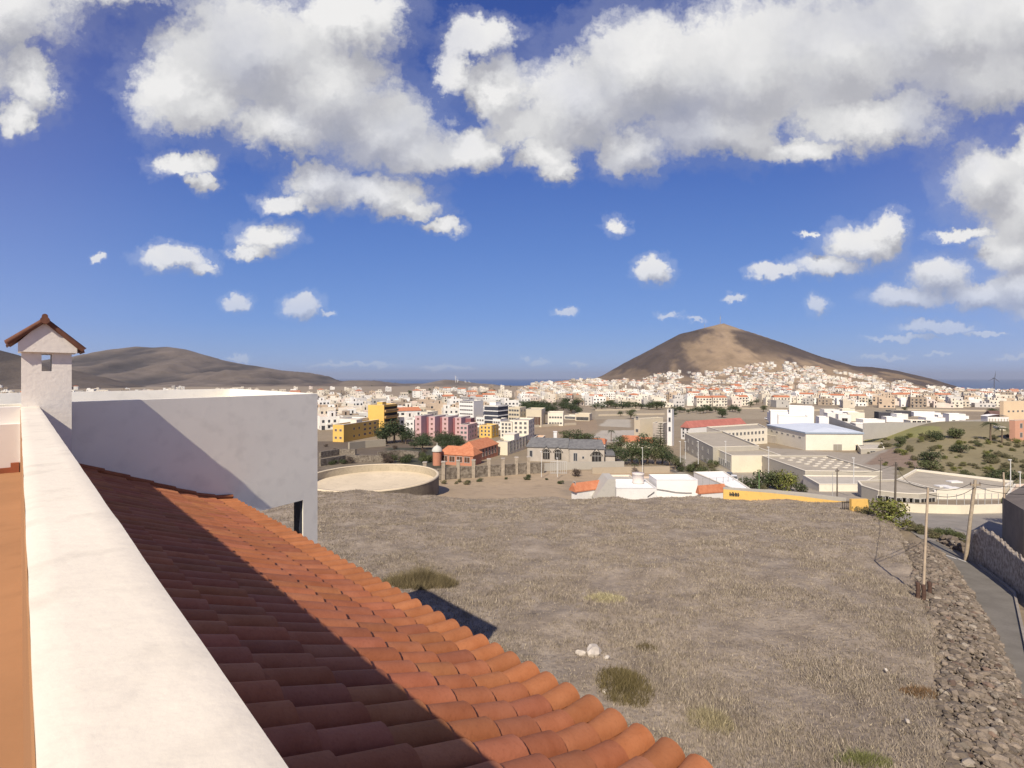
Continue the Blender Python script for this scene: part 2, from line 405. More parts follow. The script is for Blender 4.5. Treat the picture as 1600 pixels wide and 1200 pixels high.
# chimney
CHW = mat('chimney_render', (.80,.75,.68), var=.05, scale=1.5, bump=.004, bscale=20, stain=.08)
b = MB()
x0, x1, y0, y1 = .022, .569, 10.1, 10.64
b.box(x0, x1, y0, y1, -1.9, .098, CHW)
b.box(x0, .235, y0, y1, .098, .362, CHW); b.box(.346, x1, y0, y1, .098, .362, CHW)
b.box(x0, x1, y0, y1, .362, .385, CHW)
ch = b.obj('chimney', house)
b = MB()
g = [(-.013,.385),(.628,.385),(.628,.46),(.31,.83),(.235,.83),(-.013,.52)]
n = len(g); ya, yb = 10.02, 10.74
vs = [(x,ya,z) for x,z in g]+[(x,yb,z) for x,z in g]
b.add(vs, [tuple(range(n)), tuple(reversed(range(n,2*n)))]+[((i+1)%n,i,n+i,n+(i+1)%n) for i in range(n)], CHW)
b.obj('chimney_cap', ch)
CT = mat('dark_cap_tile', (.15,.068,.045), var=.25, scale=8, bump=.004)
b = MB()
for (xa, za, xb, zb) in ((.30,.845,.705,.43),(.235,.845,-.125,.50)):
    d = .035
    vs = []
    for yy in (9.97, 10.79): vs += [(xa,yy,za),(xb,yy,zb),(xb+(.01 if xb>xa else -.01),yy,zb-d),(xa,yy,za-d)]
    b.add(vs, [(0,1,2,3),(7,6,5,4),(0,4,5,1),(1,5,6,2),(2,6,7,3),(3,7,4,0)], CT)
    for k in range(5):
        yy = 10.0+k*.18; e = .02
        b.tube([(xa,yy,za+.0),(xb,yy,zb+.005)], [.034,.042], CT, 8)
b.tube([(.268,9.93,.865),(.268,10.82,.865)], .055, CT, 10)
b.tube([(.268,9.99,.88),(.268,9.99,.945)], [.04,.03], CT, 8); b.tube([(.268,9.96,.93),(.268,10.06,.93)], .035, CT, 8)
b.obj('cap_tiles', ch)

# ------------------------------------------------------------------ white annex
def loc2w(n, s): return (.688*n - .7257*s, .7257*n + .688*s)
Bn = 5.29; Bs = s_w(Bn)
B = loc2w(Bn, Bs); A = loc2w(-6.5, s_w(-6.5)); L_ = 7.75
C_ = (B[0]-.7257*L_*.97, B[1]+.688*L_*1.03); D_ = (A[0]-.7257*L_*.97, A[1]+.688*L_*1.03)
annex = empty('annex_building', (B[0],B[1],-12), 'white flat roofed annex with raised parapet, open corner porch and slim corner pillar', 'building')
AW = mat('annex_render', (.92,.885,.77), var=.06, scale=.35, bump=.0015, bscale=9, stain=.09)
def loc(p): return (p[0]-B[0], p[1]-B[1])
poly = [loc(A), loc(B), loc(C_), loc(D_)]
def inset(poly, d):
    n = len(poly); out = []
    for i in range(n):
        p0 = Vector(poly[i-1]); p1 = Vector(poly[i]); p2 = Vector(poly[(i+1)%n])
        e1 = (p1-p0).normalized(); e2 = (p2-p1).normalized()
        n1 = Vector((-e1.y, e1.x)); n2 = Vector((-e2.y, e2.x))
        k = n1+n2; q = k/ max(.3, k.dot(n1)) if k.length > 1e-6 else n1
        out.append(tuple(p1 + q*d))
    return out
def ring(b, poly, inn, z0, z1, m, mi=None):
    n = len(poly); vs = [(x,y,z1) for x,y in poly]+[(x,y,z1) for x,y in inn]+[(x,y,z0) for x,y in inn]
    b.add(vs, [(i,(i+1)%n,n+(i+1)%n,n+i) for i in range(n)], m)
    b.add(vs, [(n+i,n+(i+1)%n,2*n+(i+1)%n,2*n+i) for i in range(n)], mi or m)
zb = 12-3.06; zt = 12-.412
inn = inset(poly, .14)
b = MB(); b.prism(poly, zb, zt, AW, top=False); ring(b, poly, inn, zt-.55, zt, AW)
b.obj('wall', annex)
b = MB(); b.add([(x,y,zt-.55) for x,y in inn], [tuple(range(4))], mat('annex_roof_membrane', (.62,.60,.58), var=.08, scale=.6)); b.obj('roof', annex)
b = MB()
Pd = Vector((loc(A)[0],loc(A)[1])).normalized()        # from B towards A
Dd = Vector(loc(C_)).normalized()
def pil(p0, wa, wd):
    q = [Vector(p0), Vector(p0)+Dd*wd, Vector(p0)+Dd*wd+Pd*wa, Vector(p0)+Pd*wa]
    return [tuple(x) for x in q][0:4]
b.prism(pil((0,0), .42, .55)[::1], -1.2, zb, AW); b.obj('corner_pillar', annex)
b = MB(); b.prism(pil(tuple(Dd*(L_-.6)), .4, .5), -1.2, zb, AW); b.obj('pillar', annex)
b = MB(); q = pil(tuple(Pd*9), 3.2, 7.2); b.prism(q, -1.2, zb-.003, AW); b.obj('ground_floor_wall', annex)
b = MB(); q = [Vector(Pd)*.425+Dd*.06, Vector(Pd)*.425+Dd*.5, Vector(Pd)*.47+Dd*.5, Vector(Pd)*.47+Dd*.06]
b.prism([tuple(x) for x in q], 6.2, zb-.01, mat('dark_reveal_panel', (.035,.04,.06), var=.2)); b.obj('reveal_panel', annex)  # thin dark panel against the pillar's inner side

# ------------------------------------------------------------------ field
bl = [on_plane(px,py) for px,py in ((1510,1200),(1480,1000),(1460,930),(1430,860),(1400,815),(1340,789))]
BYs = [-30, 0]+[p[1] for p in bl]+[90]; BXs = [-18, 2]+[p[0] for p in bl]+[62]
def xb(y): return np.interp(y, BYs, BXs)
def field_z(x, y):
    z = fplane(y)
    return z
FY1 = 74.0
ny, nx = 190, 220
ys = np.concatenate([np.linspace(-25, 10, 20), np.linspace(10, FY1+8, ny-20)[0:]])
us = np.linspace(0, 1, nx)
Vf = np.zeros((len(ys), nx, 3))
for j, y in enumerate(ys):
    X0 = -78; X1 = float(xb(y))
    xx = X0+(X1-X0)*us
    far = FY1
    drop = np.clip((y-far)/5,0,1)
    for i, x in enumerate(xx):
        e = nz(x,y,.12,3)*.32 + nz(x,y,.9,7,3)*.10
        crest = nz(x,y,.25,9)*.35*max(0,1-abs(y-FY1)/9)
        Vf[j,i] = (x, y, fplane(y)+fleft(x,y)+e+crest - drop**1.5*3.4 - max(0,(i-nx+3))*.25)
idx = np.arange(len(ys)*nx).reshape(len(ys), nx)
Q = np.stack([idx[:-1,:-1], idx[:-1,1:], idx[1:,1:], idx[1:,:-1]], -1).reshape(-1,4)
def field_mat():
    m = mat('dry_field_soil', (.19,.155,.12), c2=(.375,.315,.248), scale=.5, detail=10, bump=.10, bscale=3.5, coord='world', sharp=.02, stain=.28)
    return m
fo = npmesh('field', Vf.reshape(-1,3), Q, field_mat(), smooth=True); tag(fo, kind='structure')
def fz(x, y):  # sample the built field surface
    j = np.clip(np.searchsorted(ys, y)-1, 0, len(ys)-2); X0 = -78; X1 = xb(y)
    u = np.clip((x-X0)/(X1-X0), 0, .999)*(nx-1); i = u.astype(int); fu = u-i; fj = (y-ys[j])/(ys[j+1]-ys[j])
    Z = Vf[:,:,2]
    return (Z[j,i]*(1-fu)+Z[j,i+1]*fu)*(1-fj) + (Z[j+1,i]*(1-fu)+Z[j+1,i+1]*fu)*fj
def blades(name, X, Y, Z, h, w, cols, m, per=5, spread=.1):
    n = len(X); X = np.repeat(X, per)+rng.normal(0,1,n*per)*spread; Y = np.repeat(Y, per)+rng.normal(0,1,n*per)*spread
    Z = np.repeat(Z, per); hh = np.repeat(h, per)*rng.uniform(.5,1.25,n*per); ww = np.repeat(w, per)*rng.uniform(.6,1.3,n*per)
    c = np.repeat(cols, per, 0)*rng.uniform(.7,1.25,(n*per,1))
    a = rng.uniform(0, 2*np.pi, n*per); le = hh*rng.uniform(.1,1.0,n*per); la = rng.uniform(0,2*np.pi,n*per)
    dx = np.cos(a)*ww/2; dy = np.sin(a)*ww/2
    V = np.zeros((n*per,3,3))
    V[:,0] = np.stack([X-dx, Y-dy, Z-.02],-1); V[:,1] = np.stack([X+dx, Y+dy, Z-.02],-1)
    V[:,2] = np.stack([X+np.cos(la)*le, Y+np.sin(la)*le, Z+hh],-1)
    return npmesh(name, V.reshape(-1,3), np.arange(n*per*3).reshape(-1,3), m, cols=np.repeat(c,3,0))
GR = mat('dry_straw', (1,1,1), var=.06, scale=2, attr=True, rough=.9, spec=.1)
n = 115000
t = 12 + (FY1-11)*rng.random(n)**1.25; k = rng.uniform(-.62, 1.02, n); X = k*t; Y = t
ok = X < xb(Y)-.1; X = X[ok]; Y = Y[ok]
Z = fz(X, Y)
dn = np.array([mnoise.noise(Vector((x*.22, y*.22, 1)))+.5*mnoise.noise(Vector((x*.9,y*.9,5))) for x, y in zip(X, Y)])
keep = rng.random(len(X)) < np.clip(.85+dn*.8, .3, 1); X, Y, Z, dn = X[keep], Y[keep], Z[keep], dn[keep]
base = np.array([[.335,.285,.225]])*(1+.0*dn[:,None]); yl = (rng.random((len(X),1)) < .12+.1*(dn[:,None] > .3))
cols = np.where(yl, np.array([[.385,.33,.24]]), base)*rng.uniform(.6,1.3,(len(X),1))
h = (.07+.10*rng.random(len(X)))*np.clip(1+dn*.9,.5,1.8)
o = blades('dry_grass', X, Y, Z, h, (.013+.0008*Y), cols, GR, per=5, spread=.13); tag(o, 'short dry straw grass covering the field below the house', 'grass', kind='stuff')
def patch_grass(name, label, px, py, rx, ry, n, h, col, w=.02):
    c = on_plane(px, py); a = rng.uniform(0,2*np.pi,n); r = np.sqrt(rng.random(n))**1.2
    X = c[0]+np.cos(a)*r*rx; Y = c[1]+np.sin(a)*r*ry; Z = fz(X,Y)
    cols = np.array([col])*rng.uniform(.5,1.5,(n,1))
    o = blades(name, X, Y, Z, h*(1.25-r*.8)*rng.uniform(.5,1.2,n), np.full(n,w), cols, GR, per=6, spread=.08)
    return tag(o, label, 'dry weeds')
patch_grass('weed_clump', 'tall olive straw weeds behind the tiled eave at the edge of the dark shadow', 655, 914, 2.6, 1.2, 1600, 1.0, (.22,.18,.10))
patch_grass('weed_clump', 'low brown green weed patch on the field just beyond the end of the tiles', 975, 1075, 1.1, 1.5, 900, .4, (.16,.13,.06))
patch_grass('weed_clump', 'small dark weed tuft on the field above the pale stones', 1010, 1010, .5, .3, 160, .25, (.16,.13,.07))
patch_grass('weed_clump', 'green tinged weeds at the bottom edge of the field', 1350, 1190, .9, .3, 320, .3, (.20,.21,.08))
patch_grass('weed_clump', 'pale straw tuft on the field close to the corner of the tiles', 1110, 1130, .8, .7, 420, .4, (.36,.31,.19))
patch_grass('weed_clump', 'brown tuft in a bare patch near the rubble wall', 1438, 1080, .7, .45, 260, .22, (.24,.15,.08))
patch_grass('weed_clump', 'yellowish straw tuft in the middle of the field', 945, 935, 1.3, 1.0, 500, .3, (.45,.40,.24))

# rocks
ROCK = mat('pale_rock', (.42,.37,.31), c2=(.60,.55,.48), scale=2.5, bump=.03, bscale=9, rough=.9)
def ico(r=1, sub=2):
    import bmesh
    bm = bmesh.new(); bmesh.ops.create_icosphere(bm, subdivisions=sub, radius=r)
    V = np.array([v.co[:] for v in bm.verts]); Fq = np.array([[v.index for v in f.verts] for f in bm.faces]); bm.free(); return V, Fq
IV, IF = ico(1, 2); IV1, IF1 = ico(1, 1)
def rock_arrays(P, S, sub1=True):
    v0, f0 = (IV1, IF1) if sub1 else (IV, IF)
    n = len(P); V = np.zeros((n, len(v0), 3)); 
    for i in range(n):
        q = Matrix.Rotation(rng.uniform(0,6.28), 3, 'Z') @ Matrix.Rotation(rng.uniform(-.6,.6), 3, 'X')
        sc = np.array(S[i])*rng.uniform(.75,1.25,3)
        vv = v0*(1+rng.uniform(-.2,.2,(len(v0),1)))*sc
        vv = np.sign(vv)*np.abs(vv)**1.0
        V[i] = vv @ np.array(q).T + P[i]
    Fq = (f0[None]+ (np.arange(n)*len(v0))[:,None,None]).reshape(-1,3)
    return V.reshape(-1,3), Fq
for (px, py, r, lb) in ((928,1022,.30,'larger whitish rock lying in the dry field'),(908,1024,.16,'smaller whitish rock beside the larger one in the field'),(948,1030,.11,'small pale stone below the large field rock'),
                        (945,1084,.13,'pale stone beside the brown green weeds'),(1046,1102,.09,'small white stone between weeds and tile corner'),
                        (1418,1130,.09,'tiny white stone alone near the rubble wall'),(1384,1049,.07,'tiny pale stone in open field left of the rubble wall')):
    p = on_plane(px, py); V, Fq = rock_arrays([np.array(p)+[0,0,r*.3+.05]], [(r*1.3,r,r*.8)], False)
    tag(npmesh('field_rock', V, Fq, ROCK, smooth=False), lb, 'rock')

# ------------------------------------------------------------------ ground sheet
DIRT = mat('earth', (1,1,1), var=.16, scale=.05, detail=12, coord='world', attr=True, bump=.25, bscale=.8, stain=.18)
def wpoly(pts): return [tuple(gsolve(px,py)[:2]) for px,py in pts]
def inpoly(X, Y, poly):
    ins = np.zeros(X.shape, bool); n = len(poly); j = n-1
    for i in range(n):
        xi, yi = poly[i]; xj, yj = poly[j]
        c = ((yi > Y) != (yj > Y)) & (X < (xj-xi)*(Y-yi)/(yj-yi+1e-12)+xi); ins ^= c; j = i
    return ins
zones = []
for pts, c in (
    ([(430,850),(430,690),(640,690),(700,740),(660,800)], (.15,.12,.09)),                # rocky terraces
    ([(500,735),(660,735),(670,720),(500,705)], (.21,.175,.13)),
    ([(600,700),(700,700),(700,742),(640,735)], (.07,.07,.05)),
    ([(668,780),(668,751),(830,738),(1045,733),(1062,752),(1130,780)], (.42,.325,.22)),  # bare lot
    ([(880,752),(930,752),(930,775),(880,775)], (.34,.27,.19)),
    ([(1045,733),(1058,733),(1100,752),(1078,756)], (.10,.09,.09)),
    ([(1055,760),(1060,715),(1090,700),(1140,720),(1200,745),(1200,790)], (.37,.33,.27)),
    ([(1060,735),(1105,712),(1120,735),(1090,750)], (.16,.14,.09)),
    ([(905,693),(940,673),(1000,672),(990,690)], (.44,.40,.34)),
    ([(935,666),(950,655),(985,655),(985,668)], (.44,.40,.33)),
    ([(830,690),(835,662),(930,655),(935,670),(880,690)], (.31,.235,.16)),
    ([(880,655),(885,642),(930,638),(945,655)], (.30,.25,.18)),
    ([(640,660),(640,612),(900,612),(900,648),(780,650)], (.26,.215,.16)),
    ([(930,655),(930,636),(1500,636),(1500,655)], (.34,.285,.205)),
    ([(1340,770),(1345,672),(1600,660),(1700,700),(1700,790)], (.25,.215,.125)),
    ([(1345,672),(1350,690),(1470,690),(1470,668)], (.27,.26,.10)),
    ([(1180,770),(1200,700),(1400,700),(1400,740),(1430,775),(1700,775),(1700,850),(1250,850)], (.36,.32,.265)),
    ([(1350,725),(1390,700),(1430,715),(1440,735)], (.27,.20,.15))):
    zones.append((wpoly(pts), c))
def ground_cols(X, Y, Zz):
    px = CX+F*X/np.maximum(Y,12)
    c = np.zeros(X.shape+(3,)); c[:] = (.29,.235,.165)
    town = sst(250,500,Y)[...,None]; c = c*(1-town)+np.array((.30,.245,.18))*town
    far = sst(1500,3500,Y)[...,None]; c = c*(1-far)+np.array((.19,.155,.125))*far
    for pl, col in zones:
        m = inpoly(X, Y, pl); c[m] = col
    return c
def tensor(name, xs, ys, m, hf, colf, sm=True, rough=None):
    X, Y = np.meshgrid(xs, ys); Z = hf(X, Y)
    if rough is not None: Z = Z + rough(X, Y)
    idx = np.arange(X.size).reshape(X.shape)
    Q = np.stack([idx[:-1,:-1], idx[:-1,1:], idx[1:,1:], idx[1:,:-1]], -1).reshape(-1,4)
    V = np.stack([X,Y,Z],-1).reshape(-1,3)
    return npmesh(name, V, Q, m, cols=colf(X,Y,Z).reshape(-1,3), smooth=sm)
def geo(a, b, step, g):
    out = [a]
    while out[-1] < b: step *= g; out.append(out[-1]+step)
    out[-1] = b; return out
xs = np.array([-x for x in geo(150, 26000, 4, 1.10)][::-1]+list(np.arange(-148, 330, 1.6))+geo(330, 26000, 4, 1.06))
ysg = np.array([-x for x in geo(60, 3000, 10, 1.3)][::-1]+list(np.arange(-50, 60, 6))+list(np.arange(60, 260, 1.5))+geo(260, 9000, 3, 1.022))
def gfield(X, Y):
    z = gbase(X, Y)
    m = (Y < FY1+3) & (X < xb(Y)+.3)
    z = np.where(m, z-1.0, z)          # stays below the field sheet
    return z
g = tensor('ground', xs, ysg, DIRT, gfield, ground_cols); tag(g, kind='structure')

# sea
b = MB(); ym = mat('sea_water', (.012,.055,.16), rough=.35, var=.1, scale=.0004, coord='world', spec=.3)
b.add([(-60000,3000,-150),(60000,3000,-150),(60000,45000,-150),(-60000,45000,-150)], [(0,1,2,3)], ym); tag(b.obj('sea'), kind='structure')

# ------------------------------------------------------------------ hills
def hill_noise(x, y, s, o): return mnoise.hetero_terrain(Vector((x*s, y*s, o)), .9, 2.1, 6, .6)
HILL = mat('hillside', (1,1,1), var=.30, scale=.012, detail=12, coord='world', attr=True, bump=3.0, bscale=.06, stain=.12)
xs = np.arange(250, 2250, 12.0); yv = np.arange(1350, 3000, 12.0)
X, Y = np.meshgrid(xs, yv); Zv = volcano(X, Y)
nzv = np.array([hill_noise(x, y, .008, 2) for x, y in zip(X.ravel(), Y.ravel())]).reshape(X.shape)
# gullies run down the slope
th = np.arctan2(X-VC[0], Y-VC[1]); rr = np.hypot(X-VC[0], Y-VC[1])
gul = np.array([mnoise.fractal(Vector((a*9, r*.0015, 3)), 1, 2, 4) for a, r in zip(th.ravel(), rr.ravel())]).reshape(X.shape)
Zv = Zv + (nzv-.5)*2.0 + gul*6.0*np.clip(rr/250,0,1)*np.clip((Zv+20)/60,0,1)
c = np.zeros(X.shape+(3,)); c[:] = (.085,.066,.056)
PX = CX+F*X/Y; PYv = CY-F*Zv/Y
nn = np.array([mnoise.fractal(Vector((x*.012, y*.006, 8)), .8, 2, 6) for x, y in zip(X.ravel(), Y.ravel())]).reshape(X.shape)
# tan scree sheet down the front: axis by bearing from the summit
bearing = np.degrees(np.arctan2(X-VC[0], VC[1]-Y))       # 0 = straight towards the town
tanm = sst(46, 14, np.abs(bearing+22-18*np.clip(rr/600,0,1)) + nn*34) * sst(0, 30, rr)
tanm = np.maximum(tanm, sst(150, 70, rr+nn*60)*.85)
tanm = np.maximum(tanm, .6*sst(16, 6, np.abs(bearing-60)+nn*18)*sst(260,160,rr)*sst(50,110,rr))
dk = sst(26, 10, np.abs(bearing-14)+nn*22)*sst(50,110,rr)*sst(480,300,rr); tanm = tanm*(1-.85*dk)
low = sst(-5, -30, Zv-40+nn*50)*.5*sst(240,60,X-VC[0]+nn*100); tanm = np.maximum(tanm, low*.9)
c = c*(1-tanm[...,None]) + np.array((.33,.245,.16))*tanm[...,None]
c *= (1+nn*.35)[...,None]
idx = np.arange(X.size).reshape(X.shape); Q = np.stack([idx[:-1,:-1], idx[:-1,1:], idx[1:,1:], idx[1:,:-1]], -1).reshape(-1,4)
o = npmesh('volcano_hill', np.stack([X,Y,Zv],-1).reshape(-1,3), Q, HILL, cols=c.reshape(-1,3), smooth=True); tag(o, kind='structure')
def ridge(name, prof, Y0, depth, m, col, col2, step=16, o=0, front=1.0, rg=1.0):
    """a hill whose skyline runs through prof [(px, py)] at distance Y0, with real depth either side"""
    pxs = [p[0] for p in prof]; hz = [(CY-p[1])/F*Y0 for p in prof]
    xs = np.arange((pxs[0]-CX)/F*Y0, (pxs[-1]-CX)/F*Y0, step); yv = np.arange(Y0-depth*front, Y0+depth, step)
    X, Y = np.meshgrid(xs, yv); hx = np.interp(CX+F*X/Y0, pxs, hz)
    dd = np.abs(Y-Y0)/np.where(Y < Y0, depth*front, depth)
    n1 = np.array([hill_noise(x, y, .0022, o) for x, y in zip(X.ravel(), Y.ravel())]).reshape(X.shape)
    n2 = np.array([mnoise.fractal(Vector((x*.0034, y*.0016, o+5)), .85, 2.1, 7) for x, y in zip(X.ravel(), Y.ravel())]).reshape(X.shape)
    fall = np.clip(1-dd,0,1)**1.15
    Z = (hx+70)*fall - 70 + (n1-.6)*14*rg*(1-fall*.75) + n2*75*rg*np.clip(dd*3,0,1)*np.clip(1-dd,0,1)
    c = np.zeros(X.shape+(3,)); w = np.clip(.45+n2*2.2+(n1-.6)*.3,0,1)[...,None]
    c = np.array(col)*(1-w)+np.array(col2)*w
    idx = np.arange(X.size).reshape(X.shape); Q = np.stack([idx[:-1,:-1], idx[:-1,1:], idx[1:,1:], idx[1:,:-1]], -1).reshape(-1,4)
    o = npmesh(name, np.stack([X,Y,Z],-1).reshape(-1,3), Q, m, cols=c.reshape(-1,3), smooth=True); return tag(o, kind='structure')
ridge('mountain', [(-60,640),(40,600),(118,577),(155,562),(190,545),(212,541),(240,543),(262,542),(290,547),(330,560),(360,568),(400,572),(440,579),(480,583),(520,594),(560,601),(640,612)], 3400, 1500, HILL, (.075,.066,.062), (.17,.14,.115), 22, 1)
ridge('foothill', [(300,606),(370,600),(450,601),(500,601),(545,594),(575,594),(610,600),(640,605),(700,612)], 2500, 420, HILL, (.13,.10,.085), (.20,.165,.13), 16, 4, rg=.4)
ridge('foothill', [(620,612),(660,600),(695,593),(720,595),(760,601),(800,606)], 3600, 500, HILL, (.17,.14,.11), (.24,.20,.16), 18, 9, rg=.3)
ridge('near_ridge', [(-300,500),(-150,515),(-60,530),(0,548),(30,556),(60,570),(90,585),(125,596),(190,607),(260,616)], 1500, 500, HILL, (.06,.05,.045), (.13,.105,.085), 10, 12, rg=.5)
ridge('foothill', [(150,616),(240,603),(300,598),(360,601),(430,606),(500,614)], 2000, 330, HILL, (.14,.115,.10), (.24,.20,.165), 14, 15, rg=.35)

# ------------------------------------------------------------------ roads
ASPH2 = mat('pale_asphalt', (.24,.22,.19), c2=(.31,.285,.25), scale=.5, detail=9, coord='world', stain=.12)
ASPH = mat('old_asphalt', (.16,.148,.128), c2=(.22,.205,.178), scale=.7, detail=9, coord='world', bump=.01, bscale=20, stain=.12)
PAINT = mat('road_paint', (.62,.61,.58), var=.15, scale=3, stain=.3)
RO = -11.7+.08
lft = [on_plane(px,py,RO) for px,py in ((1596,1084),(1582,1056),(1555,990),(1530,951),(1493,890),(1472,867),(1452,847))]
rgt = [on_plane(px,py,RO) for px,py in ((1583,927),(1567,913),(1527,883),(1507,873),(1483,857),(1460,843))]
lx = lambda y: float(np.interp(y, [0]+[p[1] for p in lft]+[90], [lft[0][0]-lft[0][1]*1.02]+[p[0] for p in lft]+[lft[-1][0]+20]))
rx = lambda y: float(np.interp(y, [0]+[p[1] for p in rgt]+[90], [rgt[0][0]-rgt[0][1]*1.0]+[p[0] for p in rgt]+[rgt[-1][0]+20]))
b = MB(); yy = np.linspace(5, 50, 70); vs = []; fs = []
for i, y in enumerate(yy):
    l = lx(y); r = max(rx(y), l+.5)
    vs += [(l, y, RO-.1176*y), (r, y, RO-.1176*y)]
    if i: a = 2*i; fs.append((a-2, a-1, a+1, a))
b.add(vs, fs, ASPH, True); tag(b.obj('lane'), kind='structure')
b = MB()   # kerb on the far side of the lane
vs = []; fs = []
for i, y in enumerate(yy[:-14]):
    r = max(rx(y), lx(y)+.5); z = RO-.1176*y
    vs += [(r, y, z-.1), (r, y, z+.13), (r+.18, y, z+.13), (r+.18, y, z-.1)]
    if i: a = 4*i; fs += [(a-4,a-3,a+1,a),(a-3,a-2,a+2,a+1),(a-2,a-1,a+3,a+2)]
b.add(vs, fs, mat('kerb_concrete', (.30,.27,.23), var=.2, scale=2)); tag(b.obj('kerb'), kind='structure')
# stop line
b = MB()
for (a, c_) in (((1432,866),(1472,876)),((1474,875),(1512,884))):
    p = [on_plane(a[0]+38,a[1]+2,RO+.006), on_plane(c_[0]+38-4,c_[1]-3,RO+.006)]
p1 = on_plane(1474,866.5,RO+.006); p2 = on_plane(1496,874,RO+.006); p3 = on_plane(1498.5,874,RO+.006); p4 = on_plane(1512,879,RO+.006)
for q1, q2 in ((p1,p2),(p3,p4)):
    b.add([(q1[0],q1[1],RO+.006-.1176*q1[1]),(q2[0],q2[1],RO+.006-.1176*q2[1]),(q2[0]+.25,q2[1]+.45,RO+.006-.1176*(q2[1]+.45)),(q1[0]+.25,q1[1]+.45,RO+.006-.1176*(q1[1]+.45))], [(0,1,2,3)], PAINT)
tag(b.obj('road_marking'), kind='structure')
# junction road in front of the school wall
jn = [(1395,812),(1440,842),(1462,848),(1500,845),(1600,838),(1720,830),(1720,797),(1600,800),(1560,802),(1500,803),(1440,801),(1405,799)]
b = MB(); pts = [on_plane(px,py,RO-.02) for px,py in jn]
b.add(pts, [tuple(range(len(pts)))], ASPH2); o = b.obj('road'); tag(o, kind='structure')

# ------------------------------------------------------------------ rubble wall by the lane
RUB = mat('rubble_stone', (1,1,1), var=.22, scale=3, bump=.04, bscale=8, attr=True, rough=.95, coord='world', stain=.3)
def rubble(name, label, path, width, hgt, n, r, zf, tilt=0, cat='stone wall', topbias=1.0):
    P = []; S = []; C = []
    path = np.array(path); seg = np.linalg.norm(np.diff(path,axis=0),axis=1); cum = np.concatenate([[0],np.cumsum(seg)])
    for i in range(n):
        s = rng.uniform(0, cum[-1]); x = np.interp(s,cum,path[:,0]); y = np.interp(s,cum,path[:,1])
        k = min(len(seg)-1, int(np.searchsorted(cum, s)-1)); dd = (path[k+1]-path[k])/seg[k]; nn_ = np.array([dd[1],-dd[0]])
        w = width(s/cum[-1]) if callable(width) else width
        u = rng.uniform(-.5,.5); hh = (hgt(s/cum[-1]) if callable(hgt) else hgt)*(1-(2*abs(u))**3*.55)
        z = zf(x, y) + hh*rng.random()**.5
        rr_ = r*(.55+1.5*rng.random()**3)
        P.append(np.array([x+nn_[0]*u*w, y+nn_[1]*u*w, z])); S.append((rr_*1.25, rr_, rr_*.8))
        v = rng.uniform(.55,1.2); q = rng.random()
        C.append(np.array((.25,.205,.16))*v if q > .12 else (np.array((.33,.285,.23))*v if q > .03 else np.array((.21,.15,.115))*v))
    V, Fq = rock_arrays(P, S, True)
    o = npmesh(name, V, Fq, RUB, cols=np.repeat(np.array(C), len(IV1), 0)); return tag(o, label, cat)
path = []
for y in np.linspace(9, 44, 26):
    path.append(((float(xb(y))+lx(y))/2-.75, y))
wd = lambda q: 1.0
ws = [abs(lx(p[1])-float(xb(p[1])))*1.02 for p in path]
rubble('rubble_wall', 'long collapsed dry stone rubble wall between the dry field and the lane', path, lambda q: float(np.interp(q, np.linspace(0,1,len(ws)), ws))*1.0,
       lambda q: .95, 22000, .10, lambda x, y: fplane(y)-.92)
# ground under the rubble
V = []; 
for i, y in enumerate(np.linspace(3, 46, 60)):
    a = float(xb(y))-.6; c_ = lx(y)+.05
    V += [(a, y, fplane(y)-.62), ((a+c_)/2, y, fplane(y)-.8), (c_, y, RO-.1176*y-.03)]
Fq = [(3*i+j, 3*i+j+1, 3*i+j+4, 3*i+j+3) for i in range(59) for j in (0,1)]
o = npmesh('verge', np.array(V), np.array(Fq), mat('brown_verge', (.13,.095,.07), c2=(.23,.18,.14), scale=1.5, bump=.08, bscale=6, coord='world')); tag(o, kind='structure')

# stone wall on the far side of the lane, mortared, tall
SW = mat('mortared_stone', (.20,.165,.13), c2=(.46,.40,.33), scale=3.2, detail=8, bump=.04, bscale=3.0, coord='world', sharp=.08, stain=.3)
wp = []
for (px, py, ptop) in ((1508,872,838),(1530,884,829),(1555,902,845),(1580,921,868),(1600,937,885),(1660,985,925)):
    p = on_plane(px+5, py, RO); wp.append((p[0], p[1], p[2], CY and -(ptop-CY)/F*p[1]))
b = MB(); vs = []; fs = []
import itertools
W_ = []
for i in range(len(wp)-1):
    for q in np.linspace(0,1,25)[:-1]: W_.append(tuple(wp[i][k]*(1-q)+wp[i+1][k]*q for k in range(4)))
W_.append(wp[-1])
NZ = 16
for i, (x,y,z,zt_) in enumerate(W_):
    zt_ += nz(x,y,.9,3)*.16; z -= .5
    for k in range(NZ+1):
        q = k/NZ; e_ = mnoise.noise(Vector((x*1.9,y*1.9,(z+(zt_-z)*q)*2.2)))*.10; vs.append((x+.12*q-e_*.6, y+.12*q-e_*.8, z+(zt_-z)*q))
    for k in range(3): vs.append((x+.5+k*.35, y+.5+k*.35, zt_+nz(x,y+k,2,k)*.12))
    vs.append((x+1.4, y+1.4, z))
    m_ = NZ+5
    if i:
        a = (i-1)*m_; c_ = i*m_
        for k in range(m_-1): fs.append((a+k, c_+k, c_+k+1, a+k+1))
b.add(vs, fs, SW, True); a = range(NZ+5); b.add([vs[k] for k in a], [tuple(a)], SW)
tag(b.obj('stone_wall'), 'tall brown mortared stone wall on the far side of the lane', 'stone wall')
# low rubble in front of the junction
p = [on_plane(px,py,RO)[:2] for px,py in ((1475,846),(1490,852),(1507,862))]
rubble('rubble_wall', 'short dark rubble heap at the corner where lane meets road, left of the leaning post', [(q[0],q[1]) for q in p], .9, .7, 160, .2, lambda x,y: RO-.1176*y-.1)
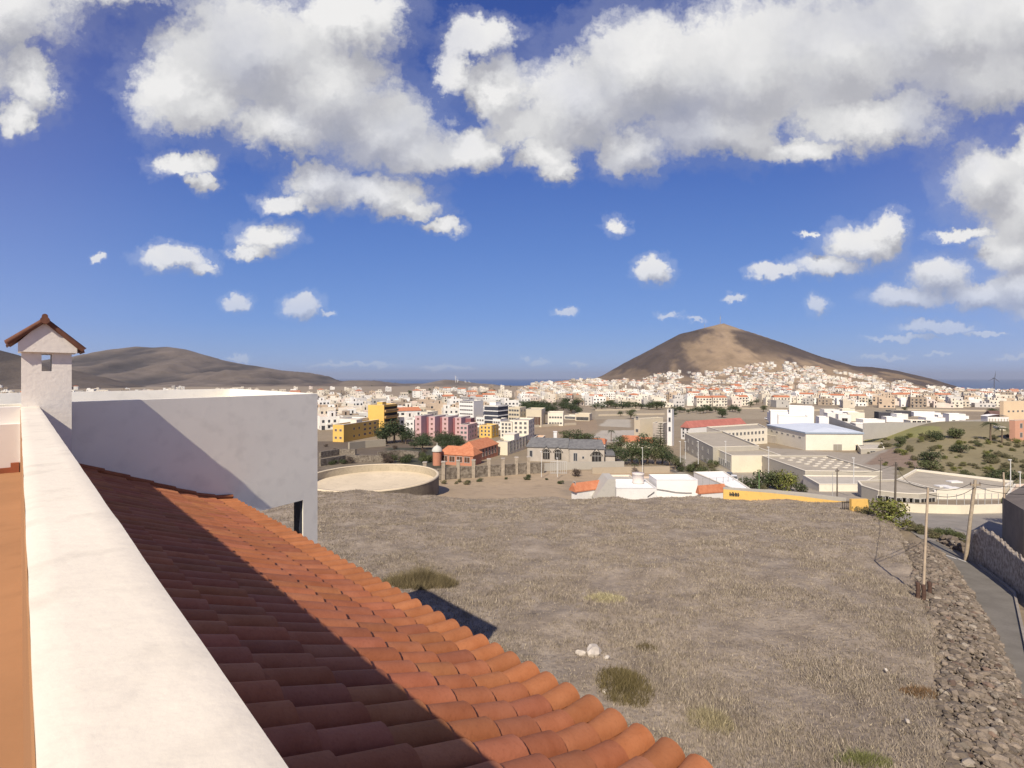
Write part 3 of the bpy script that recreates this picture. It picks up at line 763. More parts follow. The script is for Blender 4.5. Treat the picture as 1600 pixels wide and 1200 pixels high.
# dark house wall at right edge
b = MB(); DW = mat('dark_grey_render', (.17,.145,.125), var=.2, scale=.6, coord='world', stain=.2)
p0 = on_plane(1566,848,RO); p1 = on_plane(1600,880,RO); p2 = on_plane(1700,900,RO)
zt0 = -(777-CY)/F*p0[1]
dirr = (p1[0]-p0[0], p1[1]-p0[1])
b.add([(p0[0],p0[1],p0[2]-.5),(p1[0],p1[1],p1[2]-.5),(p1[0]+9,p1[1]+6,p1[2]-.5),(p0[0]+9,p0[1]+6,p0[2]-.5),
       (p0[0],p0[1],zt0),(p1[0],p1[1],-(797-CY)/F*p1[1]),(p1[0]+9,p1[1]+6,-(797-CY)/F*p1[1]),(p0[0]+9,p0[1]+6,zt0)], [(3,2,1,0),(4,5,6,7),(0,1,5,4),(1,2,6,5),(2,3,7,6),(3,0,4,7)], DW)
tag(b.obj('side_wall'), 'dark grey boundary wall standing above the stone wall at the picture edge', 'wall')
#@@PART2
# ------------------------------------------------------------------ vegetation
LEAF = mat('foliage', (1,1,1), var=.15, scale=1.5, attr=True, rough=.75, spec=.2)
BARK = mat('bark', (.16,.12,.085), var=.25, scale=6, bump=.02)
def crown_mesh(name, blobs, n, size, col, parent=None, var=.45, flat=.5, m=LEAF):
    """leaf sized quads spread through the volume of several lobes; clumps differ in tone"""
    bl = np.array(blobs, float); wgt = bl[:,3]*bl[:,4]*bl[:,5]; wgt = wgt**.7; wgt /= wgt.sum()
    k = rng.choice(len(bl), n, p=wgt); B_ = bl[k]
    d = rng.normal(size=(n,3)); d /= np.linalg.norm(d,axis=1)[:,None]; r = rng.random(n)**.33; r = .35+.65*r
    r *= 1+.25*np.sin(d[:,0]*5+k)*np.cos(d[:,1]*4+k*2)
    P = B_[:,:3] + d*B_[:,3:6]*r[:,None]
    P[:,2] = np.maximum(P[:,2], .02)
    tone = np.array([mnoise.noise(Vector(p)*(.9/max(.3,size*3))+Vector((k_,0,0))) for p, k_ in zip(P, k*3.1)])
    c = np.array(col)[None]*(1+var*tone[:,None]*1.6)*rng.uniform(.7,1.35,(n,1))*rng.uniform(.92,1.08,(n,3))
    N_ = d + rng.normal(size=(n,3))*.7; N_ /= np.linalg.norm(N_,axis=1)[:,None]
    a = np.cross(N_, rng.normal(size=(n,3))); a /= np.linalg.norm(a,axis=1)[:,None]; b_ = np.cross(N_, a)
    s_ = size*rng.uniform(.6,1.4,(n,1))
    V = np.stack([P-a*s_*.5, P-b_*s_*flat*.5, P+a*s_*.5, P+b_*s_*flat*.5], 1).reshape(-1,3)
    return npmesh(name, V, np.arange(n*4).reshape(-1,4), m, cols=np.clip(np.repeat(c,4,0),.004,1), parent=parent)
def lobes(n, r, h0, h1, lr, seed):
    q = random.Random(seed); out = [(0,0,(h0+h1)/2, r*.6, r*.6, (h1-h0)*.5)]
    for i in range(n):
        a = q.uniform(0,6.28); rr_ = q.uniform(.3,1)*r*.75; z = q.uniform(h0+lr*.5, h1-lr*.3)
        l = lr*q.uniform(.7,1.3); out.append((math.cos(a)*rr_, math.sin(a)*rr_, z, l, l, l*.8))
    return out
PROTO = {}
def proto(kind):
    """first use returns the object built, later uses a copy"""
    if kind in PROTO and PROTO[kind][1]: return copy_tree(PROTO[kind][0])
    if kind not in PROTO:
        k, v = kind
        root = bpy.data.objects.new(k, None); COL.objects.link(root)
        cols = {'broad_tree':[(.075,.095,.04),(.055,.075,.035),(.10,.11,.05)], 'bush':[(.09,.105,.045),(.15,.14,.075),(.06,.075,.035),(.17,.18,.05),(.10,.075,.06)]}
        if k == 'broad_tree':
            crown_mesh('crown', lobes(11, 1.9, 1.3, 4.6, 1.0, v*7+1), 1500, .26, cols[k][v%3], root)
            b = MB(); b.tube([(0,0,-.4),(.05,.02,1.2),(.02,-.03,2.6)], [.2,.14,.07], BARK, 7)
            for i in range(5):
                a = i*1.3+v; b.tube([(.03,0,1.2+i*.2),(math.cos(a)*.6,math.sin(a)*.6,2.1+i*.2),(math.cos(a)*1.1,math.sin(a)*1.1,2.9+i*.15)], [.08,.05,.02], BARK, 5)
            b.obj('trunk', root)
        elif k == 'bush':
            crown_mesh('crown', lobes(8, 1.25, .05, 1.35, .5, v*5+2), 1100, .17, cols[k][v%5], root)
            b = MB()
            for i in range(7):
                a = i*.9+v; b.tube([(0,0,-.1),(math.cos(a)*.4,math.sin(a)*.4,.45),(math.cos(a)*.8,math.sin(a)*.8,.9)], [.04,.025,.01], BARK, 4)
            b.obj('stem', root)
        elif k == 'palm':
            b = MB(); b.tube([(0,0,-.3),(.06,0,2),(.02,.05,4.2)], [.22,.17,.15], BARK, 8); b.obj('trunk', root)
            V = []; Fq = []; C = []
            for i in range(34):
                a = i*2.4+v; e = random.uniform(-.5,1.2); L = random.uniform(1.7,2.3)
                d = Vector((math.cos(a),math.sin(a),0)); p = Vector((.02,.05,4.2)); cc = random.uniform(.6,1.3)
                side = Vector((-d.y,d.x,0))
                for j in range(9):
                    q = j/8; c_ = p + d*L*q*math.cos(e*.6) + Vector((0,0,1))*(L*.55*math.sin(e)*q - 1.15*q*q)
                    w = .5*math.sin(math.pi*min(1,q*.9+.08))
                    for s_ in (-1,1):
                        o = len(V); V += [c_, c_+d*.1, c_+side*s_*w+d*.22-Vector((0,0,w*.5))]; Fq.append((o,o+1,o+2)); C += [(.055*cc,.075*cc,.03*cc)]*3
            npmesh('crown', np.array(V), np.array(Fq), LEAF, cols=np.array(C), parent=root)
        elif k == 'norfolk_pine':
            b = MB(); b.tube([(0,0,-.3),(0,0,5),(0,0,9.6)], [.22,.14,.03], BARK, 8); b.obj('trunk', root)
            bl = []
            for i in range(11):
                z = 1.6+i*.76; L = 2.1*(1-i/12.5)
                for j in range(6):
                    a = j*1.047+i*.5
                    for q in (.35,.65,.95): bl.append((math.cos(a)*L*q, math.sin(a)*L*q, z+.15*q, .32,.32,.10))
            crown_mesh('crown', bl, 2600, .17, (.055,.07,.045), root)
        PROTO[kind] = [root, True]
        return root
def plant(k, v, px, py, h, label, cat, group=None, base=None, w=None, tmin=77, pos=None):
    p = pos or gsolve(px, py, tmin)
    if p is None: return None
    o = proto((k, v)); H0 = {'broad_tree':4.9,'bush':1.55,'palm':5.2,'norfolk_pine':9.8}[k]
    s_ = h/H0; o.location = (p[0], p[1], p[2]-.05); o.rotation_euler = (0,0,random.uniform(0,6.28))
    w_ = (w/ {'broad_tree':4.6,'bush':3.2,'palm':4.2,'norfolk_pine':4.2}[k]) if w else s_*random.uniform(.85,1.15)
    o.scale = (w_, w_, s_)
    tag(o, label, cat)
    if group: o['group'] = group
    elif 'group' in o.keys(): del o['group']
    return o
corner = on_plane(1385, 816, -10.9)
plant('bush', 3, 0,0, 3.1, 'big round green bush at the far right corner of the field beside the road', 'bush', w=7.0, pos=corner)
plant('bush', 1, 0,0, 1.4, 'low brownish bush tucked against the left foot of the big round bush', 'bush', w=3.2, pos=on_plane(1352,806,-10.6))
for px, py, h, w, v, lb in ((1172,766,3.2,6.5,2,'dark green shrub at the left end of the shrub mass behind the yellow wall'),
        (1195,763,4.6,7.5,2,'tallest dark shrub of the mass behind the yellow wall'),
        (1218,765,4.4,6.5,0,'middle green shrub of the mass behind the yellow wall'),
        (1232,767,4.2,6.0,3,'yellow green flowering shrub right of the dark shrubs behind the yellow wall'),
        (1248,769,2.4,4.0,2,'small dark shrub at the right end of the shrub mass behind the yellow wall')):
    plant('bush', v, px, py, h, lb, 'shrub', w=w)
plant('bush', 1, 1194, 772, 2.2, 'spindly pale weed shrub just behind the yellow wall', 'shrub', w=2.2)
gr = 'trees of the garden grove behind the stone villa'
for i, (px, py, h) in enumerate(((962,722,5.5),(975,726,5),(988,724,6.5),(1000,727,5.5),(1012,724,6.5),(1024,727,5),(1035,725,5.5),(1046,729,4.6),(1055,734,3.6),(970,708,6),(1005,708,7),(1030,708,6))):
    plant('broad_tree', i%3, px, py, h, 'dark green broad tree of the grove right of the grey roofed villa', 'tree', gr, w=h*1.35)
for i, (px, py, h) in enumerate(((886,694,5.5),(900,696,6.5),(916,698,5.5),(928,700,4.5))):
    plant('broad_tree', i%2, px, py, h, 'green tree standing behind the slate roof of the villa', 'tree', 'trees behind the villa roof', w=h*1.4)
for i, (px, py, h) in enumerate(((604,693,9),(616,692,10),(628,691,8),(642,690,5),(598,694,6),(634,694,5))):
    plant('broad_tree', 1, px, py, h, 'dark tree right of the yellow school and below the yellow tower', 'tree', 'dark trees below the yellow tower', w=h*1.3)
for i in range(16):
    px = random.uniform(642,735); py = random.uniform(694,708)-(px-640)*.06; h = random.uniform(3,5.5)
    plant('broad_tree', 1, px, py, h, 'very dark tree in the gully between the pink apartments and the red house', 'tree', 'dark trees in the gully', w=h*1.7)
for i in range(12):
    px = random.uniform(600,680); py = random.uniform(706,730); h = random.uniform(1.5,3.4)
    plant('bush', random.choice((0,2,2,4)), px, py, h, 'scrubby bush on the rough terraces beyond the round tank', 'bush', 'bushes on the rough terraces', w=h*2)
for i in range(16):
    px = random.uniform(502,640); py = random.uniform(698,728); h = random.uniform(.8,2)
    plant('bush', random.choice((1,4,2)), px, py, h, 'dry bush on the rocky terraces below the yellow school', 'bush', 'dry bushes below the yellow school', w=h*2.2)
for i in range(16):
    px = 1062+i*6.3+random.uniform(-2,2); py = random.uniform(643,647); h = random.uniform(4,7)
    plant('broad_tree', 1, px, py, h, 'dark roadside tree in the row above the red roofed block', 'tree', 'row of trees above the red roofed block', w=h*1.2)
for i in range(14):
    px = 932+i*8+random.uniform(-3,3); py = random.uniform(636,641); h = random.uniform(5,8)
    plant('broad_tree', i%2, px, py, h, 'dark tree in the belt between fields and hillside houses', 'tree', 'tree belt below the hillside houses', w=h*2.2)
for i in range(44):
    px = random.uniform(775,905); py = random.uniform(634,648)-max(0,px-850)*.06; h = random.uniform(5,9)
    plant('broad_tree', 1, px, py, h, 'very dark tree in the ravine behind the office blocks', 'tree', 'dark trees in the ravine', w=h*2.0)
for i in range(105):
    px = random.choice((random.uniform(500,900), random.uniform(830,1560))); py = random.uniform(598,655); h = random.uniform(4,7)
    plant('broad_tree', random.choice((0,1)), px, py, h, 'small dark tree scattered among the flat roofed town houses', 'tree', 'trees between the town houses', w=h*1.4)
plant('norfolk_pine', 0, 1032, 708, 10.5, 'tall tiered pine in front of the church, left of its white tower', 'tree')
plant('norfolk_pine', 0, 1022, 706, 6.5, 'shorter tiered pine immediately left of the tall one', 'tree')
plant('palm', 0, 955, 690, 5.6, 'single palm standing on the pale concrete yard', 'palm')
plant('palm', 0, 1548, 690, 7.5, 'tall dark palm beside the white greenhouse', 'palm')
plant('palm', 1, 1566, 693, 6.0, 'shorter palm between the tall palm and the salmon house', 'palm')
plant('palm', 1, 992, 742, 3.2, 'small palm on the bare lot in front of the garden grove', 'palm')
plant('bush', 4, 902, 745, 2.0, 'reddish brown bush on the bare lot before the villa', 'bush')
plant('bush', 2, 877, 757, 1.0, 'small dark bush on the middle of the bare lot', 'bush')
for i in range(12):
    px = random.uniform(680,860); py = 756-(px-680)*.05+random.uniform(-2,5)
    plant('bush', random.choice((1,2)), px, py, random.uniform(.6,1.2), 'small sapling at the foot of the pillared stone fence', 'sapling', 'saplings along the pillared fence')
for i in range(12):
    px = random.uniform(1062,1118); py = 735+random.uniform(-14,10)
    plant('bush', random.choice((0,1,2)), px, py, random.uniform(1.2,2.4), 'olive bush on the slope between the bare lot and the school', 'bush', 'olive bushes beside the school')
for (px, py, h, v, lb) in ((1455,722,3.6,2,'large dark bush in the middle of the scrub slope'),(1500,708,3.2,2,'round dark bush in the upper right of the scrub slope'),
        (1462,686,3.4,2,'dark bush below the grey wall, left one of a pair'),(1492,685,4.0,0,'big green bush below the grey wall, right one of a pair'),
        (1574,757,3.8,2,'dark bush behind the white lamp post at the foot of the scrub slope'),(1408,694,3.0,0,'green bush at the left top of the scrub slope'),
        (1450,735,3.0,0,'green bush low on the scrub slope above the dark flat roof')):
    plant('bush', v, px, py, h, lb, 'bush', w=h*2.1)
for i in range(230):
    px = random.uniform(1352,1640); py = random.uniform(682,768)
    if py > 700+ (px-1352)*.5+15: continue
    h = random.uniform(.5,1.75)
    plant('bush', random.choice((0,1,1,1,1,3)), px, py, h, 'low olive and brown bush of the scrub slope right of the school', 'bush', 'bushes on the scrub slope', w=h*2.1)
for i in range(26):
    px = random.uniform(1415,1512); py = 826+ (px-1415)*.24 + random.uniform(-8,5)
    p = on_plane(px, py, RO-.03)
    if p[0] < xb(p[1]): continue
    plant('bush', random.choice((0,1,1)), 0,0, random.uniform(.5,1.1), 'yellow green weed bush between field corner and road junction', 'bush', 'weed bushes at the road junction', pos=p)
for (px, py, h, lb) in ((1600,915,1.3,'bright green weeds at the foot of the mortared stone wall'),(1592,822,2.2,'leafy green bush at the right picture edge behind the dark wall')):
    p = on_plane(px, py, RO); plant('bush', 0 if 'green' in lb else 1, 0,0, h, lb, 'bush', pos=(p[0]+.5,p[1]+.5,p[2]+(1.5 if h>1.3 else 0)))

# ------------------------------------------------------------------ buildings
DK = mat('dark_opening', (.03,.028,.026), var=.2)
def wm(name, c, v=.05, st=.08): return mat('wall_'+name, c, var=v, scale=.25, stain=st, coord='world')
CREAM = wm('cream', (.70,.64,.50)); CREAM2 = wm('pale_cream', (.74,.69,.58)); GREYW = wm('grey_render', (.42,.39,.33)); WHT = wm('white', (.72,.71,.69))
YEL = wm('yellow', (.72,.47,.13)); PINK = wm('pink', (.56,.38,.385)); SHADED_PINK = wm('shaded_pink', (.30,.12,.13)); RED = wm('salmon', (.48,.22,.14)); STONE = wm('stone', (.42,.38,.33), .15); BEIGE = wm('beige', (.60,.53,.40))
ROOFG = mat('roof_grey', (.38,.34,.275), var=.12, scale=.4, coord='world', stain=.15); ROOFL = mat('roof_light', (.45,.42,.37), var=.1, scale=.4, coord='world', stain=.15)
BLUE = mat('blue_metal_roof', (.60,.65,.72), var=.06, scale=.3, rough=.5, coord='world'); COPE = mat('coping', (.72,.67,.56), var=.06, scale=1)
CLAYR = mat('clay_roof', (.45,.16,.08), c2=(.56,.24,.13), scale=1.2, stain=.2); SLATE = mat('slate_roof', (.12,.12,.125), c2=(.20,.20,.20), scale=1, stain=.2)
def rp(pts, z): return [((px-CX)/F*(-z*F/(py-CY)), -z*F/(py-CY)) for px, py in pts]
_win = {}
def window_mesh(w, h, gm=None, fm=None):
    key = (round(w,2), round(h,2), gm and gm.name, fm and fm.name)
    if key not in _win:
        b = MB(); e = .09; f_ = fm or FRAME; g_ = gm or GLASS
        b.box(-w/2,-w/2+e,-.07,.02,0,h,f_); b.box(w/2-e,w/2,-.07,.02,0,h,f_); b.box(-w/2+e,w/2-e,-.07,.02,0,e,f_); b.box(-w/2+e,w/2-e,-.07,.02,h-e,h,f_)
        b.box(-w/2+e,w/2-e,-.03,.02,e,h-e,g_)
        if w > 1: b.box(-.04,.04,-.06,-.031,e,h-e,f_)
        o = b.obj('window'); _win[key] = [o.data]; bpy.data.objects.remove(o)
    return _win[key][0]
def windows(root, poly, org, spec, zt, zb, base=0):
    for sp_ in spec:
        e, floors, n, w, h = sp_[:5]; kw = sp_[5] if len(sp_) > 5 else {}
        p0 = Vector(poly[e]); p1 = Vector(poly[(e+1)%len(poly)]); d = p1-p0; L = d.length; an = math.atan2(d.y, d.x)
        fh = kw.get('fh', (zt-zb-.8)/floors); z0 = kw.get('z0', .9); a0 = kw.get('a', .06); a1 = kw.get('b', .94)
        for f_ in range(floors):
            for i in range(n):
                q = a0+(a1-a0)*(i+.5)/n
                o = bpy.data.objects.new(kw.get('name','window'), window_mesh(w, h, kw.get('g'), kw.get('f'))); COL.objects.link(o); o.parent = root
                p = p0 + d*q; o.location = (p.x-org[0], p.y-org[1], z0+f_*fh); o.rotation_euler = (0,0,an)
def bld(name, label, cat, poly, zt, zb, wall, roof, par=.5, wins=(), group=None, cope=None, pth=.25, coh=.12):
    cx = sum(p[0] for p in poly)/len(poly); cy = sum(p[1] for p in poly)/len(poly)
    # make the outline counter-clockwise
    ar = sum(poly[i-1][0]*poly[i][1]-poly[i][0]*poly[i-1][1] for i in range(len(poly)))
    assert ar > 0, 'clockwise '+label
    root = empty(name, (cx,cy,zb), label, cat, group); h = zt-zb
    lp = [(x-cx,y-cy) for x,y in poly]
    b = MB(); b.prism(lp, -2.5, h-.001, wall, top=False); b.obj('wall', root)
    inn_ = inset(lp, pth)
    b = MB(); out = inset(lp, -.05)
    n = len(lp)
    b.prism(out, h-.001, h+coh, cope or COPE, top=False, bottom=False); ring(b, out, inn_, h-par, h+coh, cope or COPE, wall)
    b.add([(x,y,h-.001) for x,y in out]+[(x,y,h-.001) for x,y in lp], [((i+1)%n,i,n+i,n+(i+1)%n) for i in range(n)], cope or COPE)
    b.obj('parapet', root)
    b = MB(); b.add([(x,y,h-par) for x,y in inn_], [tuple(range(n))], roof); b.obj('roof', root)
    windows(root, poly, (cx,cy), wins, zt, zb)
    return root, (cx,cy)
def part(root, b, name, lb=None):
    o = b.obj(name, root)
    if lb: o['label'] = lb
    return o
def rectpx(pxc, pyb, pxr, pxl, th, tmin=80, t=None):
    c = gsolve(pxc, pyb, tmin) if t is None else ((pxc-CX)/F*t, t, float(H((pxc-CX)/F*t, t)))
    front = th >= 55 and (pxr-pxc) < (pxc-pxl)
    if front: th = 90-th
    u = (math.sin(R(th)), math.cos(R(th))); v = (-math.cos(R(th)), math.sin(R(th)))
    kr = (pxr-CX)/F; kl = (pxl-CX)/F
    LU = (kr*c[1]-c[0])/((u[0]-kr*u[1]) or 1e-3)
    LV = (kl*c[1]-c[0])/(v[0]-kl*v[1])
    LU = abs(LU); LV = abs(LV)
    if front or abs(u[0]-kr*u[1]) < .12: LU = min(max(LU, 6), 11)
    return [(c[0],c[1]),(c[0]+u[0]*LU,c[1]+u[1]*LU),(c[0]+u[0]*LU+v[0]*LV,c[1]+u[1]*LU+v[1]*LV),(c[0]+v[0]*LV,c[1]+v[1]*LV)], c
def ztop(py, t): return -(py-CY)/F*t
BROWNW = mat('brown_window', (.10,.05,.03), var=.2)
def B2(label, cat, pxc, pyb, pytop, pxr, pxl, th, wall, roof, name='building', wins=(), t=None, **k):
    poly, c = rectpx(pxc, pyb, pxr, pxl, th, t=t)
    return bld(name, label, cat, poly, ztop(pytop, c[1]), c[2], wall, roof, wins=wins, **k) + (poly, c)
def roofbox(root, org, poly_w, q, w, d, h, z, m, name='roof_room', an=0):
    b = MB(); b.box(-w/2,w/2,-d/2,d/2,0,h,m); b.box(-w/2-.1,w/2+.1,-d/2-.1,d/2+.1,h+.002,h+.12,COPE); o = b.obj(name, root)
    a, bb = q; P = [Vector(p) for p in poly_w]; p = P[0]+(P[1]-P[0])*a+(P[3]-P[0])*bb
    o.location = (p.x-org[0], p.y-org[1], z); d_ = P[1]-P[0]; o.rotation_euler = (0,0,math.atan2(d_.y,d_.x)); return o

# yellow school and yellow tower
r, o_, pl, c = B2('long three storey yellow school block with bright end wall', 'school', 537, 691, 664, 592, 520, 17.5, YEL, ROOFL, 'school_block', ((0,3,3,1.6,1.0,{'z0':1.2,'g':BROWNW,'a':.5,'b':.95}),(0,2,2,.9,1.0,{'z0':1.2,'g':DK,'a':.2,'b':.48}),(3,2,2,1.1,1.0,{'z0':1.2,'g':BROWNW})), par=.4)
roofbox(r, o_, pl, (.45,.4), 4, 3, 1.6, c[1] and (ztop(664,c[1])-c[2]-.4), CREAM2)
r, o_, pl, c = B2('tall yellow tower block with a blank bright wall and brown balcony bands', 'apartment block', 600, 678, 633, 621, 575, 17.5, YEL, ROOFL, 'apartment_tower', (), par=.5)
hh = ztop(633,c[1])-c[2]; d = Vector(pl[1])-Vector(pl[0]); an = math.atan2(d.y,d.x)
for i in range(4):
    b = MB(); L = d.length; b.box(.3,L-.3,-.9,-.01,0,1.0,wm('ochre',(.42,.27,.12))); b.box(.5,L-.5,-.08,-.005,1.02,2.3,DK)
    o = part(r, b, 'balcony'); o.location = (pl[0][0]-o_[0], pl[0][1]-o_[1], 1.6+i*(hh-2)/4.0); o.rotation_euler = (0,0,an)
roofbox(r, o_, pl, (.35,.45), 3.4, 3, 1.8, hh-.5, YEL)
B2('white single storey annex with a long dark window strip behind the yellow school', 'building', 556, 672, 655, 575, 530, 17.5, WHT, ROOFL, 'building', ((0,1,3,2.4,1.3),), t=215)

# pink apartment row
u = (math.sin(R(17.5)), math.cos(R(17.5))); v = (-u[1], u[0])
pk = [(658,684,649),(677,682,651),(695,680.5,652),(712,679,653)]
c0 = gsolve(658,685); 
rt = empty('apartment_row', (c0[0],c0[1],c0[2]), 'row of pink apartments with light projecting bays and dark red blocks painting their shaded sides', 'apartment block')
n_b = 4
for i in range(n_b):
    cx_, cy_ = c0[0]+i*4.9+ (i*.6), c0[1]+i*3.2
    hgt = ztop(650+i*.8, cy_)-c0[2]
    b = MB(); L1 = 3.0; D1 = 11
    q = [(cx_-c0[0], cy_-c0[1])]; q.append((q[0][0]+u[0]*D1, q[0][1]+u[1]*D1)); q.append((q[1][0]+v[0]*L1, q[1][1]+v[1]*L1)); q.append((q[0][0]+v[0]*L1, q[0][1]+v[1]*L1))
    b.prism(q, -2.5, hgt, PINK, mtop=ROOFL); o = part(rt, b, 'projecting_bay')
    for f_ in range(4):
        ob = bpy.data.objects.new('window', window_mesh(1.1,1.0,BROWNW,PINK)); COL.objects.link(ob); ob.parent = o
        p = Vector(q[3])+(Vector(q[0])-Vector(q[3]))*.5; ob.location = (p.x,p.y,1.0+f_*hgt/4.2); dd = Vector(q[0])-Vector(q[3]); ob.rotation_euler = (0,0,math.atan2(dd.y,dd.x))
    b = MB(); q2 = [(q[1][0]-u[0]*8, q[1][1]-u[1]*8)]; ww = 5.2; ww = 2.6; q2 = [(q[0][0]+u[0]*5+.02, q[0][1]+u[1]*5), (q[0][0]+u[0]*5+ww*.95, q[0][1]+u[1]*5+ww*.1), (q[0][0]+u[0]*10+ww*.95, q[0][1]+u[1]*10+ww*.1), (q[0][0]+u[0]*10+.02, q[0][1]+u[1]*10)]
    b.prism(q2, -2.5, hgt-.8, SHADED_PINK, mtop=ROOFL); o = part(rt, b, 'shaded_side_block')  # shade on the bays' right sides put into a darker pink block
B2('smaller pink and white corner block at the right end of the pink apartments', 'apartment block', 731, 689, 664, 746, 718, 17.5, PINK, ROOFL, 'apartment_block', ((0,3,3,1.1,1.1),(3,3,2,1.1,1.1)))
B2('white slab wall building between yellow tower and pink apartments', 'building', 647, 683, 656, 657, 634, 17.5, WHT, ROOFL, 'building', ((3,3,2,.9,.9),))
# towers in the middle distance
r, o_, pl, c = B2('white high rise with six window rows, right face in dark panels', 'tower block', 740, 660, 627, 755, 717, 30, WHT, ROOFL, 'tower_block', ((3,6,6,1.6,.9,{'fh':2.55}),), t=300)
roofbox(r, o_, pl, (.4,.6), 6, 5, 2, ztop(627,c[1])-c[2]-.4, WHT)
r, o_, pl, c = B2('dark glass office block with white floor bands', 'office block', 778, 662, 634, 794, 757, 30, wm('dark_glass',(.055,.06,.08)), ROOFL, 'office_block', (), t=245)
hh = ztop(634,c[1])-c[2]
for i in range(4):
    b = MB(); q = inset([(x-o_[0],y-o_[1]) for x,y in pl], -.25); b.prism(q, hh-.6-i*2.5, hh-.1-i*2.5, WHT); part(r, b, 'floor_band')
roofbox(r, o_, pl, (.5,.6), 5, 4, 2.2, hh-.4, WHT)
B2('beige block with dark windows right of the dark office', 'apartment block', 812, 659, 637, 822, 794, 30, BEIGE, ROOFL, 'apartment_block', ((3,4,4,1.4,1.2),(0,4,2,1.2,1.2)), t=262)
r, o_, pl, c = B2('brown and beige block with vertical brown recesses beside the ravine', 'apartment block', 846, 661, 640, 852, 822, 12, BEIGE, ROOFL, 'apartment_block', ((3,1,4,1.9,4.8,{'g':BROWNW,'z0':.8}),), t=255)
B2('low white building with long terrace right of the brown recessed block', 'building', 880, 658, 645, 888, 856, 8, CREAM2, ROOFL, 'building', ((3,2,5,1.2,1.1),), t=262)
B2('small bright yellow house between white blocks', 'house', 768, 685, 665, 779, 749, 25, YEL, ROOFL, 'house', ((3,3,3,.9,1),(0,3,2,.9,1)))
for i, (a, yb, yt, pr, pll, th, wl, lb, fl) in enumerate((
    (800,686,660,814,782,25,CREAM2,'cream four storey block with small windows behind the cream apartments',4),
    (826,688,657,835,801,14,CREAM2,'tall pale cream block at the edge of the brown waste ground',4),
    (757,668,652,768,744,25,WHT,'white house immediately above the small yellow house',2),
    (782,672,655,792,770,25,WHT,'white block between the dark office and the cream apartments',2),
    (726,667,654,738,712,25,wm('rose',(.55,.40,.36)),'rose coloured block behind the pink apartments',2),
    (700,662,650,716,684,25,WHT,'long white block above the pink apartment roofs',2),
    (668,658,644,684,650,25,CREAM2,'cream block right of the yellow tower',2),
    (843,702,687,852,830,14,wm('peach',(.62,.42,.28)),'peach walled low house left above the villa roof',1))):
    B2(lb, 'building', a, yb, yt, pr, pll, th, wl, ROOFL, 'building', ((3,fl,3,1.1,1.1),(0,fl,3,1.1,1.1)))
r, o_, pl, c = B2('cream apartment building with grey balcony side between red house and villa', 'apartment block', 793, 712, 691, 826, 776, 21, CREAM, ROOFL, 'apartment_block', ((0,3,6,1.5,1.2,{'z0':.6}),))
roofbox(r, o_, pl, (.4,.5), 5, 4, 2.2, ztop(691,c[1])-c[2]-.4, CREAM2)
# roofs with pitch
def pitched(root, poly, org, z0, ridge_h, m, name='roof', over=.35, hip=.0, flip=False):
    P = [Vector(p)-Vector(org) for p in poly]
    if flip: P = P[1:]+P[:1]
    c = sum(P, Vector((0,0)))/4; P = [p+(p-c).normalized()*over*1.3 for p in P]
    r0 = (P[0]+P[3])/2; r1 = (P[1]+P[2])/2; d = r1-r0; r0 = r0+d*hip; r1 = r1-d*hip
    vs = [(*p, z0) for p in P]+[(*r0, z0+ridge_h),(*r1, z0+ridge_h)]+[(*p, z0-.18) for p in P]
    b = MB(); b.add(vs, [(0,1,5,4),(2,3,4,5),(1,2,5),(3,0,4),(0,6,7,1),(1,7,8,2),(2,8,9,3),(3,9,6,0),(9,8,7,6)], m)
    return part(root, b, name)
def house_px(label, cat, pxc, pyb, pye, pxr, pxl, th, wall, rm, rh, name='house', wins=(), hip=0., flip=False, t=None):
    poly, c = rectpx(pxc, pyb, pxr, pxl, th, t=t); zt_ = ztop(pye, c[1]); org = (c[0], c[1])
    root = empty(name, (c[0],c[1],c[2]), label, cat); lp = [(x-c[0],y-c[1]) for x,y in poly]; h = zt_-c[2]
    b = MB(); b.prism(lp, -2.5, h, wall); part(root, b, 'wall')
    pitched(root, poly, org, h+.19, rh, rm, hip=hip, flip=flip)
    windows(root, poly, org, wins, zt_, c[2]); return root, org, poly, c, h
# red house
house_px('red walled front wing with low clay roof of the big terracotta house', 'house', 739, 729, 713, 745, 686, 70, RED, CLAYR, 2.0, 'red_house', ((3,1,4,1.8,1.7,{'g':BROWNW,'z0':.8}),), hip=.15, flip=True)
house_px('long red rear wing with clay roof behind the terracotta front wing', 'house', 745, 722, 704, 778, 715, 24, RED, CLAYR, 2.2, 'red_house', ((0,2,6,1.0,1.2,{'g':BROWNW}),), hip=.1)
c = gsolve(683, 727); r = empty('dome_turret', (c[0],c[1],c[2]), 'slim salmon turret with pale dome at the left corner of the red house', 'turret')
hh = ztop(705, c[1])-c[2]
b = MB(); b.lathe([(1.25,-1),(1.25,hh)], RED, 12); part(r, b, 'turret_wall')
b = MB(); b.lathe([(1.5,hh+.001),(1.5,hh+.25),(1.35,hh+.7),(.95,hh+1.25),(.4,hh+1.55),(.12,hh+1.7),(.08,hh+2.3)], wm('dome',(.55,.55,.50)), 12); part(r, b, 'dome')
